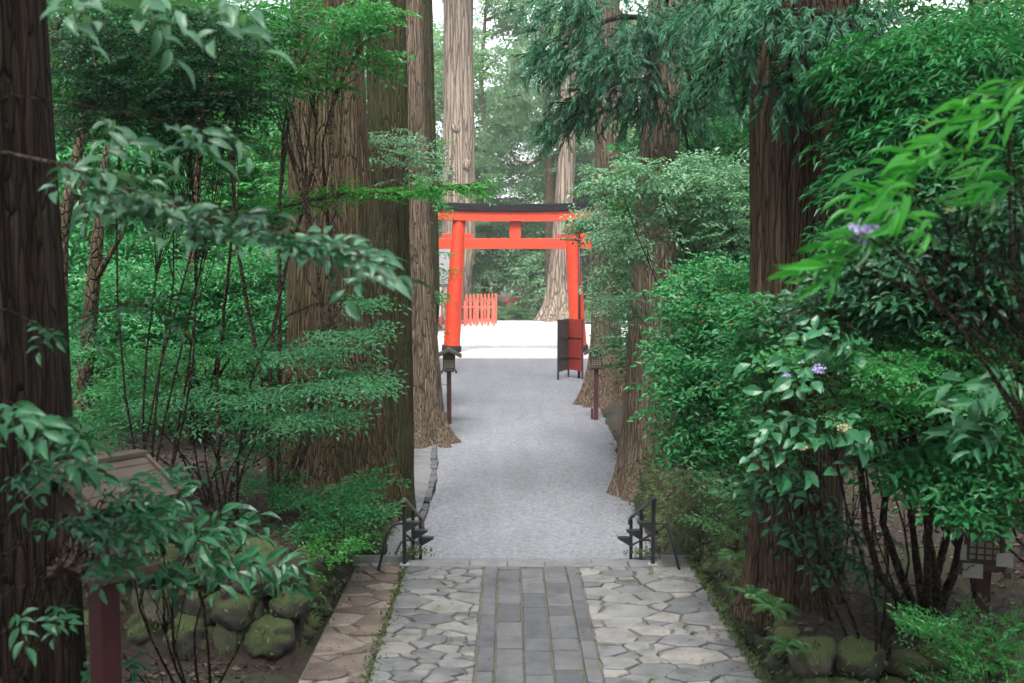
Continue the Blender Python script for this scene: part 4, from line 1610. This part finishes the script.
shrub('rhododendron_bush', 'vivid long leaved spray close to the lens sloping down from the upper right', 'bush', (2.5, 4.7, 1.75), [
    (1010, 90, 4.2, 34, 26, .16, 6), (965, 145, 4.1, 36, 24, .16, 7), (1015, 170, 4.1, 26, 24, .15, 4), (915, 192, 4.0, 32, 20, .15, 6), (875, 230, 4.0, 26, 16, .12, 5), (950, 225, 4.05, 30, 14, .12, 2), (845, 255, 4.0, 14, 8, .1, 3)],
    'long', 'leaf_vivid', scale=.85, droop=-.42, outw=.12, bias=(-1.0, -.15, 0), r0=.012, forks=6, tvar=.25, roll=.5, tshift=.1, up=(0, -.6, 1))
p = P(862, 232, 3.95)
hb = hy
t = thing('flower_spray', 'small mauve flower among the vivid long leaves at the upper right', 'flower', tuple(p))
n = 60
q = clump_points(p, (.05, .04, .025), n, 0, .5)
V, T, A = assemble('kite', q, rng.normal(0, 1, q.shape), rng.normal(0, .5, q.shape) + [0, 0, 1], np.full(n, .028), np.full(n, .022), rng.normal(.5, .2, n))
mesh_np('petals', V, T, M['flower_purple'], t, np.clip(A, 0, 1))
sb = MB()
sb.tube([p, P(880, 246, 3.95), P(900, 236, 3.95)], [.004, .005, .006], 6)
sb.build('stalk', M['twig'], t)
shrub('evergreen_shrub', 'deep green shrub on the right edge behind the vivid long leaves', 'bush', g3(1060, 10.8), [
    (960, 255, 8.3, 60, 30, .5, 70), (1000, 220, 8.3, 40, 40, .5, 60), (900, 280, 8.5, 50, 26, .5, 60), (985, 300, 8.3, 50, 30, .5, 70), (850, 310, 9.0, 40, 24, .4, 40)], 'mid', 'leaf_deep', r0=.014, scale=.85)
shrub('evergreen_shrub', 'dark leafy shrub above the paper notices at the right edge', 'bush', g3(1040, 12.6), [
    (990, 455, 8.2, 50, 22, .4, 56), (962, 484, 8.2, 30, 16, .4, 26), (1015, 425, 8.2, 30, 24, .4, 36), (1015, 488, 8.1, 22, 12, .3, 14)], 'small', 'leaf_emerald', r0=.02, layers=4, bias=(-.5, 0, 0))
shrub('aucuba_bush', 'few broad hanging leaves at right edge beside the bright tiers', 'bush', g3(1060, 6.4), [(1010, 385, 6.0, 26, 30, .2, 8), (1000, 430, 6.0, 20, 16, .2, 4)], 'aucuba', 'leaf_gloss', r0=.007, bias=(-.6, 0, -.1), tshift=.15)
shrub('leafy_weed', 'bright upright weed growing in the lower right corner', 'weed', g3(985, 8.2), [
    (965, 645, 7.9, 30, 16, .25, 20), (1000, 660, 7.8, 30, 20, .3, 30), (940, 628, 7.9, 16, 8, .15, 12), (1015, 625, 8.1, 20, 12, .25, 12), (985, 695, 7.7, 36, 16, .3, 20)], 'upright', 'leaf_bright', r0=.005, droop=.12, bias=(-.25, 0, .1), forks=8, scale=.8)
shrub('aucuba_bush', 'dark shiny seedling leaves at the shaded foot of the lichen cedar', 'bush', g3(835, 9.9), [(820, 500, 9.7, 22, 28, .2, 10), (838, 540, 9.7, 20, 20, .2, 8), (800, 480, 9.7, 20, 20, .2, 7)], 'mid', 'leaf_deep', r0=.01, forks=4)

# mid-distance bushes of the right wood
GB = 'shaded understorey bushes in the wood right of the path'
lab = 'shaded green understorey bush in the wood right of the path'
for (px, py, d, rx, ry) in ((860, 300, 16, 60, 50), (930, 330, 18, 70, 60), (1000, 280, 17, 60, 70), (880, 220, 19, 70, 60), (960, 180, 20, 80, 70), (830, 400, 17, 50, 50), (1010, 400, 19, 50, 40), (700, 130, 24, 70, 60), (760, 180, 23, 60, 80), (870, 90, 22, 80, 70), (980, 60, 23, 80, 80), (740, 60, 26, 60, 60), (900, 430, 22, 60, 40)):
    shrub('understorey_bush', lab, 'bush', g3(px + 10, d + .4), [(px, py, d, rx, ry, 1.0, 150), (px + rx * .6, py + ry * .5, d + .6, rx * .7, ry * .6, .8, 80)], 'wood' if d > 21 else 'layer', 'leaf_emerald' if rng.uniform() < .6 else 'leaf_wood', GB, layers=4, forks=4, tvar=.15)

# ------------------------------------------------------------------ shrubs, left side
branch('evergreen_branch', 'out of focus glossy branch, leaves painted pale with sheen, reaching in from the left edge', 'branch', [(-30, 140, 4.9), (60, 165, 4.8), (150, 200, 4.7), (230, 225, 4.6), (290, 236, 4.5), (345, 250, 4.5)], 'near', 'leaf_sheen', 46, .2, .75,
       extra=[(-3.1, 5.2, 1.0), (-3.0, 5.1, 3.0)], t0=.22, droop=.05, r0=.02, tshift=.1, tvar=.28, up=(0, -.45, 1), updev=.4, twig='twig_pale')
branch('evergreen_branch', 'loose hanging leaf tufts close to the lens at the upper left', 'branch', [(-20, 90, 4.4), (60, 105, 4.3), (120, 118, 4.3), (190, 122, 4.3), (230, 126, 4.3)], 'near', 'leaf_sheen', 5, .08, .8,
       extra=[(-3.0, 5.0, 1.1), (-2.8, 4.8, 3.2)], t0=.4, droop=-.5, r0=.012, tshift=.3, up=(0, -.8, 1))
branch('evergreen_branch', 'blurred leaves dangling at the very top left corner', 'branch', [(-20, -20, 4.0), (60, -14, 4.0), (140, -8, 4.0), (205, 0, 4.0), (250, -8, 4.0)], 'near', 'leaf_sheen', 6, .10, .9,
       extra=[(-2.8, 4.9, 1.2), (-2.6, 4.6, 3.4)], t0=.1, droop=-.4, r0=.012, tshift=.3, up=(0, -.8, 1))
branch('evergreen_branch', 'thin leafy twig crossing the dark left trunk at mid height', 'branch', [(-20, 300, 5.4), (50, 330, 5.3), (120, 300, 5.3), (190, 315, 5.2)], 'near', 'leaf_deep', 9, .16, .62, extra=[(-3.2, 5.6, .9), (-3.1, 5.5, 2.6)], t0=.2, droop=-.2, r0=.012)
branch('evergreen_branch', 'leaf bunch hanging before the dark left trunk below its middle', 'branch', [(-30, 395, 5.2), (10, 405, 5.1), (45, 410, 5.0), (75, 425, 5.0)], 'near', 'leaf_gloss', 8, .10, .95, extra=[(-3.2, 5.4, .9), (-3.0, 5.3, 2.2)], t0=.1, droop=-.5, r0=.011, tshift=.1)
shrub('evergreen_shrub', 'dark leafy twigs in front of the left trunk and lantern post', 'bush', (-3.0, 5.6, .7), [
    (50, 468, 5.3, 46, 14, .2, 10), (100, 500, 5.5, 30, 14, .2, 7), (60, 520, 5.3, 30, 10, .2, 4), (90, 560, 5.4, 34, 12, .2, 5), (130, 500, 5.6, 34, 12, .2, 6), (140, 474, 5.7, 34, 10, .2, 6), (110, 525, 5.6, 30, 12, .2, 5), (40, 610, 5.3, 24, 8, .2, 3)], 'near', 'leaf_gloss', droop=-.2, r0=.012, bias=(.5, 0, 0), scale=.62, forks=8)
shrub('aucuba_bush', 'dark broad leaved bush spilling over boulders around the lower left lantern', 'bush', g3(200, 7.6), [
    (150, 492, 7.3, 40, 14, .3, 14), (205, 520, 7.3, 46, 16, .35, 18), (165, 550, 7.1, 40, 20, .3, 14), (245, 555, 7.2, 36, 12, .3, 12), (130, 530, 7.0, 26, 20, .25, 10), (125, 655, 7.0, 30, 14, .25, 6), (262, 590, 7.2, 20, 10, .25, 4)],
    'aucuba', 'leaf_gloss', droop=-.2, r0=.012, forks=6, scale=.9)
branch('maple_branch', 'bright green flat leafed branch passing in front of the massive cedar', 'branch', [(235, 218, 13), (290, 205, 12.9), (345, 194, 12.8), (400, 192, 12.8), (440, 187, 12.8), (470, 186, 12.8)], 'small', 'leaf_vivid', 100, .3, .66,
       extra=[g3(215, 14.6), P(218, 380, 14.5)], t0=.02, droop=-.05, r0=.03, twig='twig_pale', updev=.2)
branch('maple_branch', 'bright green branch tips drooping near the torii left corner', 'branch', [(390, 165, 16), (410, 176, 16), (430, 187, 16), (440, 200, 16)], 'small', 'leaf_bright', 12, .16, .65, extra=[P(372, 150, 16.2)], t0=.1, droop=-.2, r0=.014)
ly = shrub('layered_shrub', 'thin stemmed shrub with frosted flat leaf tiers before the massive cedar foot', 'bush', g3(228, 12.3), [
    (335, 378, 12.0, 38, 3, .5, 26), (300, 412, 11.9, 46, 3, .5, 26), (250, 392, 12.0, 46, 4, .5, 20), (285, 352, 12.3, 50, 3, .5, 22), (190, 405, 12.2, 50, 4, .5, 18), (335, 330, 12.6, 40, 3, .4, 16), (345, 300, 12.8, 30, 3, .3, 10)],
    'layer', 'leaf_mint', droop=-.10, r0=.014, layers=1, scale=.72, forks=6, roll=.22)
shrub('layered_shrub', 'green leaf tiers spreading between pale fork trunk and thin dark stems', 'bush', g3(205, 13), [
    (130, 408, 12.8, 46, 6, .5, 26), (105, 432, 12.8, 36, 6, .4, 16), (160, 382, 13, 50, 6, .5, 30), (200, 348, 13.4, 60, 8, .6, 46), (130, 350, 13.4, 44, 8, .5, 30), (238, 440, 12.6, 26, 8, .3, 6)],
    'layer', 'leaf_emerald', droop=-.10, r0=.014, layers=1, scale=.8, forks=6, roll=.22)
shrub('evergreen_shrub', 'dense emerald bush behind the blurred pale branch left of the massive cedar', 'bush', g3(200, 17), [
    (150, 290, 16.5, 60, 24, .8, 150), (220, 285, 16.5, 60, 28, .8, 170), (270, 310, 16.2, 40, 26, .7, 110), (180, 325, 16.2, 60, 20, .7, 130), (250, 265, 16.8, 50, 20, .7, 100), (110, 320, 16.6, 40, 28, .6, 90)], 'small', 'leaf_emerald', layers=6, tshift=.0)
shrub('small_leaf_tree', 'dark small leaved tree with purple brown twigs at the upper left', 'tree', g3(150, 11.4), [
    (110, 60, 11, 46, 34, .6, 90), (160, 90, 11, 54, 28, .6, 110), (200, 40, 11.2, 50, 34, .6, 100), (100, 110, 11, 34, 22, .5, 50), (230, 95, 11.3, 40, 22, .5, 60), (140, 20, 11.2, 60, 26, .6, 80), (190, 130, 11.2, 40, 16, .5, 44)], 'tiny', 'leaf_deep', layers=6, r0=.014, forks=14)
shrub('small_leaf_tree', 'bright sparse leaves hanging before the tops of the two left cedars', 'tree', g3(270, 13), [
    (300, 30, 12.6, 50, 22, .5, 60), (345, 15, 12.8, 40, 16, .4, 50), (270, 70, 12.6, 36, 22, .5, 46), (255, 20, 12.6, 40, 24, .5, 60), (360, 50, 13, 18, 24, .3, 20), (310, 80, 12.8, 20, 10, .3, 14)], 'small', 'leaf_bright', layers=5, r0=.03, scale=.85, forks=8, twig='twig_pale')
shrub('creeper_plant', 'thin pale twigs with sparse leaves across the mossy cedar trunk', 'creeper', (-2.7, 18.2, .4), [
    (392, 150, 18.2, 32, 12, .3, 20), (420, 162, 18.4, 18, 8, .3, 9), (380, 140, 18, 26, 16, .3, 14), (408, 180, 18.3, 22, 7, .3, 10)], 'small', 'leaf_pale', r0=.012, scale=.8, forks=8, twig='twig_pale')
shrub('small_leaf_tree', 'bright backlit tree behind the pale bare limb left of the massive cedar', 'tree', g3(240, 22), [
    (240, 130, 21, 50, 34, 1, 120), (260, 190, 21, 44, 34, 1, 110), (200, 180, 21.5, 50, 30, 1, 120), (150, 150, 22, 50, 30, 1, 110), (120, 90, 22, 44, 40, 1, 90), (240, 60, 21.5, 50, 30, 1, 110), (180, 30, 22, 60, 30, 1, 110), (265, 250, 21, 34, 26, .8, 70), (100, 200, 22, 40, 40, 1, 90)], 'small', 'leaf_bright', layers=6, scale=1.15, r0=.025)
shrub('low_shrub', 'low green shrub on the bank between the massive cedar and boulder wall', 'bush', g3(310, 13), [
    (320, 492, 12.6, 30, 12, .4, 34), (348, 502, 12.4, 22, 14, .3, 28), (280, 478, 13, 24, 8, .4, 16), (352, 480, 13.2, 18, 8, .3, 14), (310, 522, 12, 24, 6, .3, 10)], 'small', 'leaf_emerald', scale=.72, r0=.01, forks=5, tshift=.05)
shrub('low_shrub', 'sparse seedlings with yellowish leaves on top of the left boulder wall', 'bush', g3(325, 11.6), [(325, 545, 11.4, 22, 8, .25, 14), (295, 560, 11.2, 20, 8, .2, 10), (350, 535, 11.8, 14, 7, .2, 10)], 'small', 'leaf_vivid', scale=.55, r0=.006, forks=3)
shrub('evergreen_shrub', 'grey green bush at the foot of the slender cedar behind the left lantern', 'bush', (-3.2, 34.5, -.7), [
    (414, 330, 33.8, 8, 30, .5, 50), (424, 384, 33.2, 5, 8, .4, 12), (410, 290, 34, 9, 24, .6, 30)], 'small', 'leaf_pale', layers=6, scale=.9)
GB = 'shaded understorey bushes in the wood left of the path'
lab = 'shaded green understorey bush in the wood left of the path'
for (px, py, d, rx, ry) in ((120, 270, 20, 60, 60), (220, 330, 20, 60, 50), (270, 230, 23, 50, 70), (170, 380, 19, 70, 40), (60, 330, 21, 50, 60), (270, 390, 21, 40, 40), (100, 130, 25, 60, 70), (200, 90, 25, 70, 70), (270, 60, 26, 50, 80), (340, 250, 28, 60, 90), (380, 250, 34, 26, 80), (150, 20, 24, 80, 50)):
    shrub('understorey_bush', lab, 'bush', g3(px, d + .4), [(px, py, d, rx, ry, 1.0, 150), (px + rx * .6, py + ry * .5, d + .6, rx * .7, ry * .6, .8, 80)], 'wood' if d > 22 else 'layer', 'leaf_wood' if rng.uniform() < .6 else 'leaf_emerald', GB, layers=4, forks=4, tvar=.15)


# ferns on the right wall
def fern(label, x, y, n=11, L=.42, z=None):
    z = gz(x, y) if z is None else z
    root = thing('fern', label, 'fern', (x, y, z))
    pos, dirs, ups, Ls, Ws, tn = [], [], [], [], [], []
    for i in range(n):
        a = rng.uniform(0, 2 * PI)
        el = rng.uniform(.5, 1.2)
        ln = L * rng.uniform(.7, 1.2)
        for j in range(16):
            t = (j + .8) / 17
            r_ = ln * t * math.cos(el * (1 - .6 * t))
            zz = ln * (math.sin(el) * t - .75 * t * t)
            p = np.array([x + math.cos(a) * r_, y + math.sin(a) * r_, z + zz + .02])
            for s in (-1, 1):
                b_ = a + s * 1.15
                pos.append(p)
                dirs.append([math.cos(b_), math.sin(b_), -.15])
                ups.append([rng.normal(0, .1), rng.normal(0, .1), 1])
                k = L * .26 * math.sin(PI * min(.97, t * .85 + .15)) ** .8
                Ls.append(k)
                Ws.append(k * .26)
                tn.append(rng.normal(.5, .12))
    V, T, A = assemble('kite', pos, dirs, ups, Ls, Ws, tn)
    mesh_np('fronds', V, T, M['fern'], root, np.clip(A, 0, 1))


for lb, px, py, d in (('largest fern tuft hanging over the right boulder wall corner', 772, 612, 9.4), ('fern tuft at the cedar foot left of the largest fern', 752, 600, 9.9), ('fern drooping down the face of the right corner boulders', 790, 650, 9.05), ('small fern near the top of the right wall by the feathery bush', 735, 560, 11)):
    p = P(px, py, d)
    fern(lb, p[0], p[1], 11, .26, p[2])
for lb, px, d in (('small fern on dark earth below the maple stem', 905, 9.9), ('fern on leaf litter left of the thin dark stems', 180, 11.9)):
    q = g3(px, d)
    fern(lb, q[0], q[1], 8, .3)


# bare bent stems in the dark hollow at the right
def bare(label, pts, r):
    p = [P(*q) for q in pts]
    root = thing('bare_stem', label, 'stem', tuple(p[0]))
    sb = MB()
    out = []
    for i in range(len(p) - 1):
        for t in np.linspace(0, 1, 5)[:-1]:
            out.append(p[i] + (p[i + 1] - p[i]) * t + rng.normal(0, .012, 3))
    out.append(p[-1])
    sb.tube(out, [r * (1 - .6 * i / len(out)) for i in range(len(out))], 7)
    sb.build('stem', M['twig_pale'], root)


bare('bent brown stem curving up left across the dark right hollow', [(978, 600, 10.2), (965, 555, 10.2), (940, 520, 10.1), (920, 480, 10), (905, 440, 10), (895, 400, 9.8)], .035)
bare('thick arched stem sagging beneath the bright leaf tiers', [(990, 540, 10.4), (960, 505, 10.3), (925, 495, 10.2), (900, 470, 10.1), (890, 430, 10), (900, 380, 9.9)], .04)
bare('pale dead twig leaning low over the right leaf litter', [(862, 610, 9.6), (872, 590, 9.6), (890, 572, 9.6), (900, 565, 9.5)], .010)
bare('long thin horizontal dead twig before the dark right hollow', [(805, 540, 9.6), (850, 536, 9.5), (880, 545, 9.5), (930, 548, 9.4)], .008)
bare('thin upright stem in the shade right of the lichen cedar', [(927, 600, 10.5), (926, 540, 10.5), (930, 470, 10.5), (925, 400, 10.4)], .02)
bare('short hooked dead stick standing in the right litter', [(940, 600, 10), (945, 580, 10), (958, 570, 10), (975, 566, 10)], .012)

# ------------------------------------------------------------------ ground stuff: litter, moss, weeds
def stuff(name, pos, dirs, ups, L, W, mat, kind='kite', tv=.2):
    n = len(L)
    V, T, A = assemble(kind, pos, dirs, ups, L, W, np.clip(rng.normal(.5, tv, n), 0, 1))
    return tag(mesh_np(name, V, T, M[mat], None, A), kind='stuff')


pos = []
while len(pos) < 26000:
    y = rng.uniform(5, 24)
    if rng.uniform() < .55:
        x = -2.1 - abs(rng.normal(0, 4))
    else:
        x = 2.5 + abs(rng.normal(0, 4))
    if abs(x) > 11:
        continue
    pos.append((x, y, gz(x, y) + rng.uniform(.005, .03)))
pos = np.array(pos)
n = len(pos)
L_ = rng.uniform(.04, .10, n)
stuff('leaf_litter', pos, rng.normal(0, 1, (n, 3)) * [1, 1, .25], rng.normal(0, .3, (n, 3)) + [0, 0, 1], L_, L_ * .5, 'litter', tv=.3)
# a few fallen leaves and twigs on paving and gravel
n = 2200
e = np.abs(rng.normal(0, .38, n))
xx = np.where(rng.uniform(0, 1, n) < .5, -1.8 + e, 2.25 - e)
xx = np.where(rng.uniform(0, 1, n) < .15, rng.uniform(-1.4, 2.1, n), xx)
yy = rng.uniform(9, 14, n)
k = rng.uniform(0, 1, n) < .3
yy = np.where(k, yy * .97, rng.uniform(17, 34, n))
xx = np.where(k, xx, xx * (1 + (yy - 17) * .014))
zz = np.where(k, .035, ZG + .012)
L_ = rng.uniform(.015, .045, n)
stuff('fallen_leaves', np.stack([xx, yy, zz], 1), rng.normal(0, 1, (n, 3)) * [1, 1, .08], rng.normal(0, .1, (n, 3)) + [0, 0, 1], L_, L_ * .4, 'litter', tv=.3)
# moss tufts on the walls
W_ = np.array(WALLPTS)
n = 15000
idx = rng.integers(0, len(W_), n)
pp = W_[idx, :3] + rng.normal(0, .10, (n, 3))
out = -W_[idx, 3:5]
dd = np.stack([out[:, 0] * .8, out[:, 1] * .8, np.full(n, -.1)], 1) + rng.normal(0, .6, (n, 3))
L_ = rng.uniform(.025, .085, n)
stuff('moss', pp, dd, rng.normal(0, .5, (n, 3)) + [0, 0, 1], L_, L_ * .35, 'moss_tuft', 'kite', .25)
# small weeds along the path edges, in joints and on the banks
pos = []
for i in range(5200):
    r_ = rng.uniform()
    if r_ < .25:
        y = rng.uniform(9, 14.1)
        x = 2.16 + abs(rng.normal(0, .06))
        z = .02
    elif r_ < .42:
        y = rng.uniform(9, 14.1)
        x = -1.235 + rng.normal(0, .035)
        z = .0
    elif r_ < .52:
        y = 13.95 + rng.normal(0, .12)
        x = rng.choice([-1.2, 1.7]) + rng.normal(0, .12)
        z = .015
    elif r_ < .8:
        y = rng.uniform(10.7, 20)
        x = rng.choice([-1, 1]) * (2.2 + abs(rng.normal(0, .35)))
        z = gz(x, y)
    else:
        y = rng.uniform(17, 33)
        x = rng.choice([edge_l(y) - .02, edge_r(y) + .0]) + rng.normal(0, .08)
        z = max(gz(x, y), ZG)
    pos.append((x, y, z))
n = len(pos)
L_ = rng.uniform(.02, .07, n)
stuff('ground_weeds', np.array(pos), rng.normal(0, .6, (n, 3)) * [1, 1, .2] + [0, 0, .55], rng.normal(0, 1, (n, 3)), L_, L_ * .3, 'moss_tuft', 'kite', .25)

# ------------------------------------------------------------------ air
hm = bpy.data.materials.new('air')
hm.use_nodes = True
nt = hm.node_tree
nt.nodes.clear()
out = nt.nodes.new('ShaderNodeOutputMaterial')
pv = nt.nodes.new('ShaderNodeVolumePrincipled')
pv.inputs['Color'].default_value = (.92, .96, .97, 1)
pv.inputs['Density'].default_value = .0005
nt.links.new(pv.outputs[0], out.inputs['Volume'])
b = MB()
b.box((0, 180, 34), (330, 450, 74))
tag(b.build('haze', hm), kind='stuff')

# ------------------------------------------------------------------ light
world = bpy.data.worlds.new('World')
bpy.context.scene.world = world
world.use_nodes = True
nt = world.node_tree
nt.nodes.clear()
out = nt.nodes.new('ShaderNodeOutputWorld')
bg = nt.nodes.new('ShaderNodeBackground')
sky = nt.nodes.new('ShaderNodeTexSky')
sky.sky_type = 'NISHITA'
sky.sun_disc = False
SE, SR = math.radians(60), math.radians(187)
sky.sun_elevation = SE
sky.sun_rotation = SR
sky.air_density = 1.0
sky.dust_density = 4.0
hs = nt.nodes.new('ShaderNodeHueSaturation')
hs.inputs['Saturation'].default_value = .24
nt.links.new(sky.outputs[0], hs.inputs['Color'])
nt.links.new(hs.outputs[0], bg.inputs[0])
bg.inputs[1].default_value = .115
nt.links.new(bg.outputs[0], out.inputs[0])

sd = bpy.data.lights.new('sun', 'SUN')
sd.energy = 1.5
sd.angle = math.radians(25)
sd.color = (1, .96, .9)
so = bpy.data.objects.new('sun', sd)
C.objects.link(so)
# the sky turns its sun clockwise from +Y
dirv = Vector((math.sin(SR) * math.cos(SE), math.cos(SR) * math.cos(SE), math.sin(SE)))
so.rotation_euler = dirv.to_track_quat('Z', 'Y').to_euler()

# ------------------------------------------------------------------ camera
cam = bpy.data.cameras.new('camera')
cam.sensor_width = 36
cam.lens = FPX / 1024 * 36
cam.clip_end = 1000
cam.clip_start = .05
cam.dof.use_dof = True
cam.dof.focus_distance = 20
cam.dof.aperture_fstop = 2.8
co = bpy.data.objects.new('camera', cam)
C.objects.link(co)
co.location = (0, 0, CZ)
co.rotation_euler = (PI / 2 - TH, 0, -math.atan((512 - VPX) / FPX))
sc = bpy.context.scene
sc.camera = co
sc.render.engine = 'CYCLES'
sc.cycles.use_denoising = True
sc.cycles.use_adaptive_sampling = True
sc.cycles.adaptive_threshold = .02
sc.cycles.max_bounces = 4
sc.cycles.caustics_reflective = False
sc.cycles.caustics_refractive = False
sc.cycles.diffuse_bounces = 3
sc.cycles.glossy_bounces = 2
sc.cycles.transmission_bounces = 4
sc.cycles.transparent_max_bounces = 4
sc.view_settings.view_transform = 'Standard'
sc.view_settings.look = 'None'
sc.view_settings.exposure = 2.32
sc.view_settings.gamma = 1
